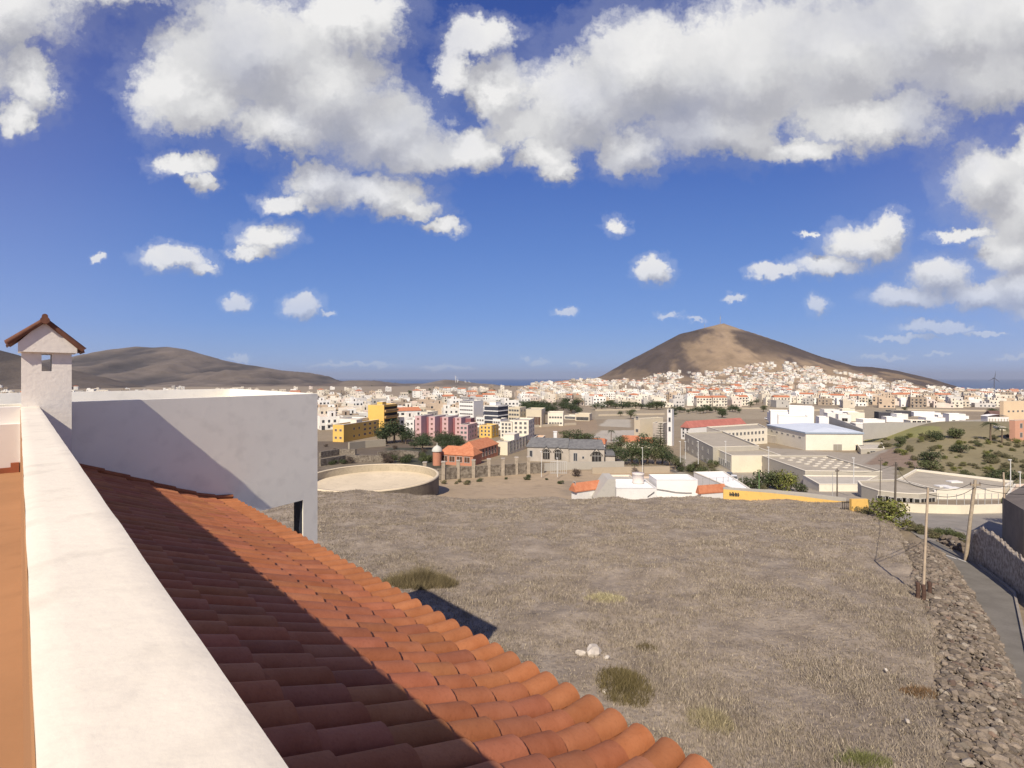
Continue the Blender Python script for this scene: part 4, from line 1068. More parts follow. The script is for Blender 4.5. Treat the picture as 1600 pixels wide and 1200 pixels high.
# stone villa with slate roof
r, og, pl, c, h = house_px('left half of the grey stone villa with slate roof and two tall dark arched windows', 'villa', 889, 723, 700.5, 893, 824, 78, STONE, SLATE, 2.2, 'villa', ((3,1,1,1.0,2.0,{'a':.03,'b':.15,'z0':1.2}),), hip=.06, flip=True)
def arch(root, pl, org, q, w, h0, z0, rc=SLATE):
    P = [Vector(p) for p in pl]; d = P[0]-P[3]; p = P[3]+d*q; an = math.atan2(d.y,d.x)
    pts = [(-w/2,0),(w/2,0),(w/2,h0)]+[(w/2*math.cos(a), h0+w/2*math.sin(a)) for a in np.linspace(.2,math.pi-.2,7)]+[(-w/2,h0)]
    b = MB(); n = len(pts); b.add([(x,-.06,z) for x,z in pts]+[(x,.02,z) for x,z in pts], [tuple(range(n))]+[((i+1)%n,i,n+i,n+(i+1)%n) for i in range(n)], DK)
    for i in (1,2): b.box(-w/2+i*w/3-.04,-w/2+i*w/3+.04,-.1,-.065,0,h0+w*.3,FRAME)
    b.box(-w/2,w/2,-.1,-.065,h0-.05,h0+.05,FRAME)
    o = part(root, b, 'arched_window'); o.location = (p.x-org[0],p.y-org[1],z0); o.rotation_euler = (0,0,an)
    b = MB(); w2 = w/2+.5; rh = w*.5
    b.add([(-w2,-.35,h0+.2),(0,-.35,h0+rh+.9),(w2,-.35,h0+.2),(-w2,1.6,h0+.2),(0,1.6,h0+rh+.9),(w2,1.6,h0+.2)], [(0,1,4,3),(1,2,5,4)], rc)
    b.add([(-w2,-.33,h0+.05),(0,-.33,h0+rh+.75),(w2,-.33,h0+.05),(-w2,1.6,h0+.05),(0,1.6,h0+rh+.75),(w2,1.6,h0+.05)], [(3,4,1,0),(4,5,2,1)], SLATE)
    b.add([(-w2+.2,-.2,h0+.1),(w2-.2,-.2,h0+.1),(0,-.2,h0+rh+.7)], [(0,1,2)], STONE)
    o2 = part(root, b, 'gable_dormer'); o2.location = o.location; o2.rotation_euler = o.rotation_euler
    o.location.z += 0; o.data.transform(Matrix.Translation((0,-.22,0)))
arch(r, pl, og, .46, 2.0, h*.45, .9); arch(r, pl, og, .74, 2.0, h*.45, .9)
b = MB(); b.box(-.5,.5,-.5,.5,h,h+4.1,WHT); b.box(-.6,.6,-.6,.6,h+4.101,h+4.3,WHT); o = part(r, b, 'chimney'); 
P = [Vector(p) for p in pl]; m_ = P[3]+(P[0]-P[3])*.62+(P[1]-P[0])*.6; o.location = (m_.x-og[0], m_.y-og[1], 0)
r, og, pl, c, h = house_px('right half of the grey stone villa with one wide arch and a narrow window', 'villa', 944, 726, 702, 949, 889.5, 84, STONE, SLATE, 2.0, 'villa', ((3,1,1,1.2,2.4,{'a':.1,'b':.25,'z0':.8}),(3,1,1,.7,.8,{'a':.3,'b':.5,'z0':1.5})), hip=.06, flip=True)
arch(r, pl, og, .78, 2.6, h*.45, .5)
house_px('small slate roofed lean-to at the right end of the villa', 'outbuilding', 961, 726, 712, 965, 946, 80, STONE, SLATE, 1.0, 'outbuilding', (), hip=.2, flip=True)
# garden walls around the villa
def wallseg(label, pts, h, th, m, cat='wall', name='garden_wall', tmin=77, zf=None, cope=None, step=4):
    P = [gsolve(px,py,tmin) for px,py in pts] if zf is None else [zf(px,py) for px,py in pts]
    return wallw(label, P, h, th, m, cat, name, cope)
def wallw(label, P, h, th, m, cat, name, cope=None):
    b = MB(); c0 = P[0]
    Q = []
    for a, c_ in zip(P[:-1], P[1:]):
        for q in np.linspace(0,1,7)[:-1]: Q.append(tuple(a[k]*(1-q)+c_[k]*q for k in range(3)))
    Q.append(tuple(P[-1])); n = len(Q); vs = []
    for i, p in enumerate(Q):
        d = Vector(Q[min(i+1,n-1)][:2])-Vector(Q[max(i-1,0)][:2]); d.normalize(); nn_ = Vector((-d.y,d.x))*th/2
        hh = h if not callable(h) else h(i/(n-1))
        x, y, z = p[0]-c0[0], p[1]-c0[1], p[2]-c0[2]
        vs += [(x+nn_.x,y+nn_.y,z-.8),(x-nn_.x,y-nn_.y,z-.8),(x-nn_.x,y-nn_.y,z+hh),(x+nn_.x,y+nn_.y,z+hh)]
    fs = []
    for i in range(n-1):
        a = 4*i; fs += [(a+1,a+5,a+6,a+2),(a+4,a,a+3,a+7),(a+2,a+6,a+7,a+3)]
    fs += [(0,1,2,3),(4*n-1,4*n-2,4*n-3,4*n-4)]
    b.add(vs, fs, m); o = b.obj(name); o.location = c0; tag(o, label, cat)
    return o
STW = mat('field_stone', (.11,.09,.07), c2=(.27,.235,.19), scale=1.6, bump=.06, bscale=3, coord='world', sharp=.06, stain=.3)
# pillared stone fence
fp = [(664,752),(693,750.5),(716,748.5),(740,746.5),(764,745),(786,743.5),(807,742),(826,740.5),(850,739.5)]
root = None; P = [gsolve(px,py) for px,py in fp]
root = empty('pillared_fence', P[0], 'long brown stone fence with square pillars along the back of the bare lot', 'fence')
o = wallw(None, P, 2.7, .5, STW, None, 'wall_panel'); 
o.parent = root; o.location = (0,0,0)
for p in P[:-1]:
    b = MB(); b.box(-.42,.42,-.42,.42,-.5,4.2,mat('pale_stone',(.34,.29,.23),var=.2,scale=1.5,coord='world',stain=.25)); b.box(-.5,.5,-.5,.5,4.201,4.4,STONE); o = part(root, b, 'pillar'); o.location = (p[0]-P[0][0], p[1]-P[0][1], p[2]-P[0][2])
wallseg('pale grey garden wall in front of the villa', [(850,737),(880,735),(925,734),(975,733)], 2.0, .4, wm('greywall',(.40,.375,.33)))
wallseg('concrete wall behind the bare lot right of the villa', [(925,741),(980,740),(1046,739)], 1.6, .4, wm('tanwall',(.40,.34,.26)))
b = MB(); c = gsolve(873,741); 
for i in range(9): b.box(-2+i*.5-.04,-2+i*.5+.04,-.04,.04,0,3.1,wm('gate_metal',(.5,.5,.48)))
b.box(-2.1,2.1,-.05,.05,.1,.25,FRAME); b.box(-2.1,2.1,-.05,.05,3.0,3.15,FRAME); o = b.obj('metal_gate'); o.location = c; tag(o, 'tall pale metal gate in the wall before the villa', 'gate')

for i, (pts, lb) in enumerate((([(935,650),(985,649),(1038,648)],'low field wall above the pale yards'),([(832,668),(865,666),(900,664)],'low wall across the brown waste ground'),([(930,642),(965,641.5),(1000,641)],'upper field wall below the hillside houses'),
        ([(1062,640),(1120,639.5),(1190,639)],'long field wall above the row of roadside trees'),([(1210,642),(1280,642),(1350,643)],'field wall behind the warehouses'),([(1400,641),(1470,642),(1540,643)],'field wall behind the dark warehouse'))):
    wallseg(lb, pts, 1.3, .5, wm('field_wall',(.46,.40,.31)), 'field wall', 'field_wall')
# orange long roofs, church and mid buildings
house_px('low cream house with long clay roof behind the grove, left one', 'house', 1000, 700, 691, 1003, 972, 78, CREAM2, CLAYR, 1.6, 'house', (), hip=.05, flip=True)
house_px('small cream house with orange clay roof behind the grove, beside the pine', 'house', 1021, 701, 693, 1024, 1003, 78, CREAM, CLAYR, 1.6, 'house', (), hip=.05, flip=True)
house_px('white house with pink edged roof below the palm yard', 'house', 945, 702, 694, 948, 921, 75, WHT, CLAYR, 1.2, 'house', ((3,1,3,1,1.1),), hip=.1, flip=True)
r, o_, pl, c = B2('large blank beige church hall with few dark openings', 'church', 1000, 694, 655, 1036, 991, 58, BEIGE, ROOFL, 'church_hall', ((3,2,1,1.4,1.3,{'z0':4.5,'fh':5}),), t=185)
r, o_, pl, c = B2('slim white church tower with dark belfry openings', 'church tower', 1050, 700, 640, 1053, 1042.5, 35, WHT, ROOFL, 'church_tower', ((3,3,1,.9,1.8,{'z0':5.5,'fh':3.6}),), t=178)
B2('grey side building between church hall and tower', 'building', 1036, 700, 662, 1042, 1020, 58, STONE, ROOFL, 'building', (), t=180)
B2('low white long building at the pale yard, left of the church', 'building', 905, 656, 650, 912, 882, 60, CREAM2, ROOFL, 'building', ((3,1,8,1.6,1.6,{'z0':.3}),))
B2('cream ruined block with open dark bays above the waste ground', 'building', 921, 658, 647, 925, 899, 70, BEIGE, ROOFL, 'building', ((3,1,7,1.2,2.2,{'z0':.3,'g':DK}),))
house_px('red roofed long block behind the school, seen over the first flat roof', 'building', 1078, 688, 669, 1165, 1064, 62, WHT, mat('red_sheet_roof',(.40,.15,.12),var=.15,scale=.5), 2.6, 'building', ((3,3,2,1,1.1),), hip=.02)
# ------------------------------------------------------------------ school complex
def RB(label, pts, z, zb, wall, roof, wins=(), name='school_building', cat='school building', **k):
    poly = rp(pts, z); ar = sum(poly[i-1][0]*poly[i][1]-poly[i][0]*poly[i-1][1] for i in range(len(poly)))
    if ar < 0: poly = poly[::-1]; n = len(poly); wins = [((n-2-w[0])%n,)+tuple(w[1:]) for w in wins]
    return bld(name, label, cat, poly, z, zb, wall, roof, wins=wins, **k) + (poly,)
# ccw with y away: left-front -> right-front -> right-back -> left-back
RB('first flat roofed school block with grey side wall nearest the red roofed block', [(1114,699),(1186,697),(1129,674),(1070,677)], -19.4, -25.5, GREYW, ROOFG, ((3,2,5,1.2,1.2,{'fh':2.7}),), par=.35)
r, o_, pl = RB('cream school block with door and stairs on its bright front', [(1143,712),(1220,711.5),(1181,698),(1114,699.5)], -20.2, -24.9, CREAM, ROOFG, ((0,2,1,5.0,1.2,{'a':.62,'b':.98,'z0':.8,'fh':2.2}),(3,1,9,1.1,1.8,{'z0':1.0})), par=.35)
RB('wide dark flat school roof with rows of skylights', [(1258,736),(1378,737),(1292,712),(1191,712.4)], -20.3, -24.0, GREYW, ROOFG, (), par=.3)
# skylights on it
sk = rp([(1225,719),(1300,718)], -20.55)
rs = bpy.data.objects[[o.name for o in bpy.data.objects if o.get('label') == 'wide dark flat school roof with rows of skylights'][0]]
for a in range(5):
    for i in range(6):
        px = 1222+a*17+i*13; py = 716+i*3.0-(a*.2)
        if px > 1352: continue
        p = rp([(px,py)], -20.55)[0]; b = MB(); b.box(-.55,.55,-.3,.3,0,.16,COPE)
        o = b.obj('skylight', rs); o.location = (p[0]-rs.location.x, p[1]-rs.location.y, -20.6-rs.location.z); o.rotation_euler = (0,0,.4)
pl = rp([(1259,677.5),(1348,678),(1291,663.5),(1199,665)], -19.9)
c0 = pl[0]; zb_ = -26.2; r = empty('sports_hall', (c0[0],c0[1],zb_), 'cream sports hall with pale blue metal roof', 'sports hall')
h = -19.9-zb_; lp = [(x-c0[0],y-c0[1]) for x,y in pl]
b = MB(); b.prism(lp, -1.5, h, CREAM2); part(r, b, 'wall')
b = MB(); q = inset(lp, -.35); b.prism(q, h+.002, h+.5, mat('blue_fascia',(.30,.36,.44),var=.05)); part(r, b, 'fascia')
b = MB(); q = inset(lp, -.3); m0 = ((q[0][0]+q[1][0])/2*.75+(q[2][0]+q[3][0])/2*.25, (q[0][1]+q[1][1])/2*.75+(q[2][1]+q[3][1])/2*.25); m1 = ((q[0][0]+q[1][0])/2*.2+(q[2][0]+q[3][0])/2*.8, (q[0][1]+q[1][1])/2*.2+(q[2][1]+q[3][1])/2*.8)
b.add([(x,y,h+.502) for x,y in q]+[(*m0,h+1.5),(*m1,h+1.5)], [(0,1,4),(1,2,5,4),(2,3,5),(3,0,4,5)], BLUE); part(r, b, 'roof')
windows(r, pl, c0, ((0,1,1,3.0,2.6,{'a':.5,'b':.62,'z0':.0,'name':'door','g':wm('door_grey',(.30,.28,.24))}),(0,1,1,3.0,2.4,{'a':.9,'b':1.0,'z0':0,'name':'door'}),(3,1,6,1.6,.6,{'z0':4.2})), -19.9, zb_)
RB('two storey cream school wing with two rows of dark windows', [(1126,673.5),(1199,669),(1184,662),(1104,667)], -20.2, -26.0, CREAM2, ROOFG, ((0,2,11,1.1,1.2,{'fh':2.8}),), par=.35)
RB('covered grey walkway roof in front of the sports hall', [(1256,687.5),(1266,685),(1199,676),(1180,677)], -23.4, -26.0, STONE, ROOFL, (), name='walkway_roof', par=.1)
RB('low grey block on the right of the sports hall with dark door', [(1345,702),(1382,701),(1378,692),(1338,692)], -23.6, -26.2, GREYW, ROOFL, ((0,1,1,2,2,{'z0':0,'name':'door'}),))
RB('cream retaining block with bright curved front before the skylight roof', [(1280,757),(1345,757),(1372,744),(1255,743)], -21.2, -23.6, CREAM2, ROOFL, (), par=.1)
RB('dark flat school roof with white edge beside the road, largest on the right', [(1464,765.5),(1567,764),(1583,752),(1431,733.5),(1403,749)], -19.6, -22.6, CREAM2, ROOFG, (), par=.3)
RB('long low roof with shaded strip windows above the road', [(1346,759),(1372,767),(1400,770.5),(1436,772.5),(1463,770),(1462,766.5),(1400,749.5),(1340,752)], -19.4, -22.2, GREYW, ROOFG, ((1,1,2,1.6,1.2,{'g':DK}),(2,1,3,1.6,1.2,{'g':DK}),(3,1,2,1.6,1.2,{'g':DK})), par=.2)
rs2 = [o for o in bpy.data.objects if o.get('label','').startswith('dark flat school roof with white')][0]
for px, py in ((1491,753),(1473,760),(1488,763)):
    p = rp([(px,py)], -19.8)[0]; b = MB(); b.box(-1.1,1.1,-.6,.6,0,.25,WHT); o = b.obj('skylight', rs2); o.location = (p[0]-rs2.location.x, p[1]-rs2.location.y, -19.88-rs2.location.z)
RB('pinkish terrace building at the right edge behind the lamp post', [(1572,775),(1640,775),(1640,757),(1585,757)], -19.9, -22.6, wm('pinkish',(.62,.50,.42)), ROOFL, ((0,1,5,.8,1.2),))
# street wall with fence in front of the school
zf = lambda px, py: on_plane(px, py, RO-.03)
wallseg('long low cream street wall along the junction before the school', [(1404,799),(1440,801.5),(1500,803),(1560,801.5),(1600,799)], 1.25, .3, CREAM, 'wall', 'street_wall', zf=zf)
def fence(label, pts, h, n, zf, mm, base=0):
    P = [zf(*p) for p in pts]; r = empty('metal_fence', P[0], label, 'fence'); cum = [0]
    for a, c_ in zip(P[:-1], P[1:]): cum.append(cum[-1]+math.dist(a[:2], c_[:2]))
    for i in range(n):
        s_ = cum[-1]*i/(n-1); p = [float(np.interp(s_, cum, [q[k] for q in P])) for k in range(3)]
        b = MB(); b.tube([(0,0,0),(0,0,h)], .045, mm, 6); o = part(r, b, 'post'); o.location = (p[0]-P[0][0], p[1]-P[0][1], p[2]-P[0][2]+base)
    for z in (h*.98, h*.5):
        b = MB(); b.tube([(p[0]-P[0][0], p[1]-P[0][1], p[2]-P[0][2]+base+z) for p in P], .02, mm, 4); part(r, b, 'rail')
    return r
GM = mat('galvanised', (.42,.42,.40), var=.1, rough=.5); 
fence('thin metal fence standing on the cream street wall before the school', [(1466,802),(1500,803),(1560,801.5)], 1.6, 9, zf, GM, 1.25)
fence('thin metal fence beside the white houses behind the field', [(1098,775),(1130,772),(1160,768)], 3.2, 8, lambda px,py: gsolve(px,py,76), GM, 0)
# yellow boundary wall with grey block wall behind
def edgep(px, dy=2.0):
    p = on_plane(px, {1130:779,1160:780,1200:781.5,1250:784,1300:787,1322:788.5}[px], -10.4); return (p[0]*(1+dy/p[1]), p[1]+dy, 0)
def topw(px, ytop, y): return -(ytop-CY)/F*y
Yp = []
for px, yt in ((1130,764.5),(1160,767),(1200,770),(1250,775.5),(1300,782),(1322,784)):
    p = edgep(px, 1.0); Yp.append((p[0], p[1], topw(px, yt, p[1])-2.2))
wallw('low orange yellow wall along the far edge of the field', Yp, 2.2, .22, wm('orange_yellow',(.72,.46,.14)), 'wall', 'yellow_wall')
Gp = []
for px, yt in ((1130,761),(1160,763),(1200,765),(1250,769),(1300,775),(1322,778)):
    p = edgep(px, 1.8); Gp.append((p[0], p[1], topw(px, yt, p[1])-2.6))
wallw('grey concrete block wall rising just behind the yellow wall', Gp, 2.6, .22, wm('block_grey',(.40,.38,.34)), 'wall', 'block_wall')
q = edgep(1130, .86); b = MB(); zz = topw(1, 771.5, q[1])
# painted dark lettering-like mark on the yellow wall
DKP = mat('dark_paint', (.05,.05,.045), var=.2)
for i, (w, hh) in enumerate(((.16,.62),(.12,.5),(.2,.66),(.12,.46),(.18,.6),(.14,.52),(.16,.6))):
    b.box(i*.2, i*.2+w, -.02, .0, -.31, -.31+hh, DKP)
b.box(-.05,1.45,-.018,.002,-.12,.02,DKP)
d = Vector(Yp[1][:2])-Vector(Yp[0][:2]); an = math.atan2(d.y,d.x); dn_ = d.normalized(); p_ = (Yp[0][0]+dn_.x*.9+dn_.y*.15, Yp[0][1]+dn_.y*.9-dn_.x*.15); o = b.obj('graffiti'); zz = topw(1, 772, p_[1])
o.location = (p_[0], p_[1], zz); o.rotation_euler = (0,0,an); tag(o, 'dark painted mark on the left end of the orange yellow wall', 'graffiti')
c = edgep(1322,0); 
b = MB(); b.box(-1.1,1.1,-.2,.2,-.6,1.6,wm('orange_yellow',(.72,.46,.14))); o = b.obj('gate_pillar'); k = (1342-CX)/F; yq = 61.0; o.location = (k*yq, yq, -(806-CY)/F*yq+.6); tag(o, 'short yellow gate pillar right of the yellow wall beside the big bush', 'gate pillar')
b = MB()
for i in range(9): b.box(-1+i*.25-.03,-1+i*.25+.03,-.03,.03,0,1.5,DK)
b.box(-1.05,1.05,-.04,.04,.1,.2,DK); b.box(-1.05,1.05,-.04,.04,1.35,1.45,DK)
o = b.obj('garden_gate'); k = (1328-CX)/F; yq = 61.6; o.location = (k*yq, yq, -(799-CY)/F*yq-.2); tag(o, 'small dark metal gate between yellow wall and yellow pillar', 'gate')

# ------------------------------------------------------------------ white houses behind the field edge
BW = wm('bright_white', (.82,.81,.79), .03, .03); TG = wm('taupe', (.44,.42,.38))
def boxpx(label, px0, px1, ytop, y, depth, wall, name='house', cat='house', wins=(), th=0, ybot=790, roof=None, par=.25):
    k0 = (px0-CX)/F; k1 = (px1-CX)/F; t_ = math.tan(R(th)); x0 = k0*y; x1 = k1*y
    y1 = y + (x1-x0)*t_; x1 = k1*y1
    d = Vector((x1-x0, y1-y)); n_ = Vector((-d.y,d.x)).normalized()*depth
    poly = [(x0,y),(x1,y1),(x1+n_.x,y1+n_.y),(x0+n_.x,y+n_.y)]
    zt_ = ztop(ytop, y); zb_ = float(H(x0, y)); return bld(name, label, cat, poly, zt_, zb_, wall, roof or ROOFL, wins=wins, par=par, coh=.05, pth=.15, cope=wall)
boxpx('long white walled house whose wall carries a drooping cable, before the concrete yard', 960, 1026, 763, 79, 7, WHT, roof=BW)
boxpx('bright white rendered house, the largest of the row behind the field edge', 1026, 1090, 750, 81, 4.5, BW, roof=BW)
boxpx('cream flat block behind the long white walled house, left of the round water tank', 962, 994, 751, 86, 5, CREAM2)
boxpx('small pinkish block beside the round water tank', 1008, 1028, 752, 86, 4, wm('pinkish',(.62,.50,.42)))
poly, c = rectpx(908, 779, 940, 894, 62, t=80); 
house_px('small white house with orange gable roof at the left end of the white row', 'house', 902, 784, 769, 938, 893, 62, WHT, CLAYR, 1.2, 'gabled_house', ((3,1,1,.6,.9,{'z0':2.4}),), t=79)
# taupe buttress
b = MB(); yq = 78.2; P = [((px-CX)/F*yq, ztop(py,yq)) for px,py in ((928,780),(962,780),(962,749),(950,749))]
b.add([(x,yq,z) for x,z in P]+[(x,yq+5,z) for x,z in P], [(0,1,2,3),(7,6,5,4),(0,3,7,4),(3,2,6,7),(2,1,5,6),(1,0,4,5)], TG); tag(b.obj('sloping_wall'), 'taupe sloping gable wall between gabled house and long white house', 'wall')
c = ((997-CX)/F*84, 84); b = MB(); z0 = ztop(762,84); z1 = ztop(739,84); b.lathe([(1.0,z0-2),(1.0,z0+.9),(1.06,z0+.95),(1.06,z0+1.05),(1.0,z0+1.1),(1.0,z1-.25),(1.08,z1-.2),(1.08,z1),(.0,z1+.05)], wm('tank_pink',(.66,.60,.56)), 16)
o = b.obj('water_tank'); o.location = (c[0],c[1],0); tag(o, 'round pinkish rooftop water tank above the white houses', 'water tank')
b = MB(); cab = [(967+i*4, 772-7*math.sin(math.pi*min(1,i/6))+ (3*math.sin(i*.5))) for i in range(30)]
b.tube([((px-CX)/F*78.8, 78.8 if px<1026 else 80.8, ztop(py, 78.8 if px<1026 else 80.8)) for px,py in ((1012,776),(1022,769),(1030,764),(1045,766),(1062,769),(1078,770),(1088,770))], .05, DKP, 5)
tag(b.obj('cable'), 'dark drooping cable across the bright white house wall', 'cable')
RB('white pitched sheet roof warehouse behind the bright white house', [(1150,766),(1172,764),(1131,737),(1084,738)], -20.0, -22.6, WHT, BW, (), name='shed', cat='shed', par=.05)
poly, c = rectpx(1095, 778, 1132, 1090, 80, t=78)
house_px('low shed with brown orange clay roof left of the yellow wall', 'shed', 1096, 782, 772, 1131, 1091, 75, WHT, CLAYR, 1.2, 'shed', (), t=78.5)
# parked car
def car(px, py, col, label, rot=0):
    c = gsolve(px, py, 77); r = empty('parked_car', (c[0],c[1],c[2]), label, 'car', rz=rot)
    m = mat('car_paint_'+label[:5], col, rough=.3, var=.02, spec=.5); b = MB()
    pr = [(-2.1,.3),(2.1,.3),(2.15,.7),(1.9,.85),(1.1,.95),(-1.9,.98),(-2.15,.8)]
    n = len(pr); vs = [(x,-.82,z) for x,z in pr]+[(x,.82,z) for x,z in pr]
    b.add(vs, [tuple(range(n)), tuple(reversed(range(n,2*n)))]+[((i+1)%n,i,n+i,n+(i+1)%n) for i in range(n)], m)
    part(r, b, 'body')
    b = MB(); pr = [(-1.7,.97),(1.0,.95),(.45,1.42),(-1.3,1.45)]; n = 4; vs = [(x,-.72+.1*(z>1.2),z) for x,z in pr]+[(x,.72-.1*(z>1.2),z) for x,z in pr]
    b.add(vs, [tuple(range(n)), tuple(reversed(range(n,2*n)))]+[((i+1)%n,i,n+i,n+(i+1)%n) for i in range(n)], GLASS); b.box(-1.28,.44,-.6,.6,1.452,1.49,m); part(r, b, 'cabin')
    for sx in (-1.3,1.3):
        for sy in (-.8,.8):
            b = MB(); b.tube([(sx,sy-.1,.32),(sx,sy+.1,.32)], .32, DK, 12); part(r, b, 'wheel')
    return r
car(1147, 753, (.75,.75,.75), 'white car parked on the school street behind the white shed', 1.1)
car(1140, 748, (.10,.11,.13), 'dark car parked just beyond the white one on the school street', 1.1)
car(1200, 655, (.7,.7,.7), 'white vehicle far off beside the warehouses', .3)

# ------------------------------------------------------------------ round concrete reservoir
TC = mat('reservoir_concrete', (.44,.38,.28), var=.12, scale=.25, stain=.2, coord='world'); TI = mat('reservoir_basin', (.62,.53,.39), var=.1, scale=.15, stain=.12, coord='world')
TO = mat('reservoir_outside_shaded', (.20,.165,.125), var=.25, scale=.4, stain=.3, coord='world')  # shade of the outside wall is put into this darker concrete tone
Rz = -18.6; tb = Rz*-F/(724.5-CY); tf = Rz*-F/(768-CY); cy_ = (tb+tf)/2; Rr = (tb-tf)/2; cx_ = (583-CX)/F*cy_
r = empty('reservoir', (cx_,cy_,-25), 'large round open concrete reservoir at the far edge of the field', 'reservoir'); h = Rz+25
b = MB(); b.lathe([(Rr,-1),(Rr,h)], TO, 72, cap=False); part(r, b, 'outer_wall')
b = MB(); b.lathe([(Rr+.05,h-.25),(Rr+.05,h+.03),(Rr-.45,h+.03),(Rr-.45,h-.1)], TI, 72, cap=False); part(r, b, 'rim')
b = MB(); b.lathe([(Rr-.4,h-.1),(Rr-.4,h-1.5)], TC, 72, cap=False); 
b.v = b.v; part(r, b, 'inner_wall')
b = MB(); b.lathe([(Rr-.39,h-1.5),(Rr*.5,h-1.9),(.5,h-1.95)], TI, 72); part(r, b, 'basin_floor')
for a in (3.6, 4.0):
    b = MB(); x = math.cos(a)*(Rr-.3); y = math.sin(a)*(Rr-.3); b.tube([(x,y,h-1.8),(x,y,h+1.1)], .045, GM, 6); part(r, b, 'post')

# terrace walls on the rough ground beyond the reservoir
for i, (pts, lb) in enumerate((([(500,716),(530,711),(556,712)],'dark dry stone terrace wall left of the reservoir, upper one'),([(500,729),(540,722),(600,722)],'dark dry stone terrace wall just above the reservoir rim'),
        ([(545,703),(570,700),(602,697)],'pale stone retaining wall under the yellow school'),([(590,716),(625,713),(655,716)],'broken stone terrace wall in the middle of the rough slope'))):
    wallseg(lb, pts, 2.0 if i != 2 else 2.6, .8, STW if i != 2 else wm('pale_block',(.36,.32,.25)), 'terrace wall', 'terrace_wall')

# ------------------------------------------------------------------ warehouses, grey wall and right side
def WB(label, pxc, pyb, pyt, pxr, pxl, th, wall, roof, t=None, wins=(), cat='warehouse', name='warehouse'):
    return B2(label, cat, pxc, pyb, pyt, pxr, pxl, th, wall, roof, name, wins, t=t, par=.3)
WB('white warehouse with shaded porch, left one behind the sports hall', 1238, 660, 643, 1246, 1204, 66, BW, BW, t=262)
WB('biggest white warehouse behind the sports hall', 1272, 664, 636, 1300, 1233, 60, BW, BW, t=255)
WB('low white warehouse with gutter bands right behind the blue roof', 1262, 668, 651, 1292, 1216, 62, BW, BW, t=225)
WB('white cube shed touching the grey wall', 1297, 672, 652, 1300, 1280, 70, BW, BW, t=205, wins=((3,1,1,1.5,1.5),))
WB('white hall with dark loading bay behind the grey wall', 1345, 662, 645, 1360, 1304, 64, BW, BW, t=300, wins=((3,1,2,4,2.5,{'g':DK}),))
WB('long white hall right of the dark hall', 1470, 654, 645, 1480, 1428, 66, BW, BW, t=330)
WB('low long white shed at the right end of the grey wall', 1514, 657, 650, 1520, 1466, 66, BW, BW, t=310)
WB('dark slatted warehouse with black front, left part', 1396, 656, 644, 1400, 1373, 76, wm('black_sheet',(.06,.06,.075)), ROOFL, t=310)
WB('dark slatted warehouse with black front, longer right part', 1424, 654, 642, 1428, 1392, 80, wm('black_sheet',(.06,.06,.075)), ROOFL, t=330)
WB('white low annex in front of the dark warehouse', 1415, 660, 652, 1420, 1385, 76, BW, BW, t=285)
WB('white barn with dark arched mouth, between cube shed and dark hall', 1330, 657, 648, 1336, 1310, 70, WHT, ROOFL, t=280, wins=((3,1,1,3,2,{'g':DK}),))
def zfix(px, ybase, t): return ((px-CX)/F*t, t, ztop(ybase, t))
wallw('long pale grey industrial boundary wall, left run falling towards the sports hall', [zfix(1296,671,200), zfix(1322,678,188), zfix(1349,686,178)], lambda q: 5.6-1.9*q, .4, wm('grey_wall',(.36,.35,.33)), 'wall', 'industrial_wall')
wallw('long pale grey industrial boundary wall above the scrub slope', [zfix(1349,684,178.3), zfix(1400,679,186), zfix(1455,675,196), zfix(1500,668,215), zfix(1560,662,235)], lambda q: 5.6-3.2*q, .4, wm('pale_grey_wall',(.44,.42,.39)), 'wall', 'industrial_wall')
n_s = 0
for i, (px, py, w_, yt) in enumerate(((1215,650,26,645),(1308,651,30,646),(1338,650,26,645),(1366,661,34,656),(1352,668,30,663),(1440,663,34,658),(1462,659,30,653),(1300,644,24,640),(1256,646,20,641),(1496,652,26,647),(1410,651,18,647),(1326,643,20,639))):
    lb = ('small white shed left behind the biggest warehouse','white shed between white cube and arched barn','white shed behind the loading bay hall','long low white shed on the near side of the dark warehouse','white lean-to against the grey wall','pale shed above the middle of the grey wall','white cube block above the right part of the grey wall','white shed behind the barn','small white block above the low warehouse','cream shed near the right end of the grey wall','white block behind the dark warehouse','flat white shed furthest behind the sports hall')[i]
    t_ = 330-(py-643)*5.5
    B2(lb, 'shed', px+w_/2, py, yt, px+w_/2+4, px-w_/2, 72+(i%4)*4, (BW,WHT,CREAM2)[i%3], BW, 'shed', ((3,1,2+i%3,1.6,1.3,{'g':DK,'z0':.2}),) if i%2 else (), t=t_, par=.25, group='white sheds of the industrial estate')
# greenhouse
c = ((1554-CX)/F*215, 215, ztop(661,215)); b = MB(); b.box(-4,4,-2,2,-.5,2.9,WHT); r = empty('greenhouse', c, 'white greenhouse with curved top and panelled front at the right', 'greenhouse', rz=-.2); part(r, b, 'wall')
b = MB(); b.add([(x,y,2.91+1.1*math.cos(a)) for y in (-2.2,2.2) for a, x in zip(np.linspace(-1.3,1.3,9), np.linspace(-4.2,4.2,9))], [(i,i+1,i+10,i+9) for i in range(8)], BW, True); part(r, b, 'roof')
for i in range(7):
    b = MB(); b.box(-3.6+i*1.15,-3.6+i*1.15+.5,-2.06,-2.003,.2,2.2,GREYW); part(r, b, 'panel')
PEACH = wm('peach_wall', (.72,.56,.38)); SALM = wm('salmon_house', (.60,.33,.23))
r, o_, pl, c = B2('long peach coloured building on the right skyline', 'building', 1568, 653, 627, 1640, 1562, 78, PEACH, ROOFL, 'building', ((0,2,9,1.4,1.0),), t=250)
r, o_, pl, c = B2('salmon pink house with dark window at the right edge', 'house', 1586, 694, 657, 1640, 1577, 72, SALM, ROOFL, 'house', ((0,2,4,1.3,1.6,{'z0':1.2}),), t=150)
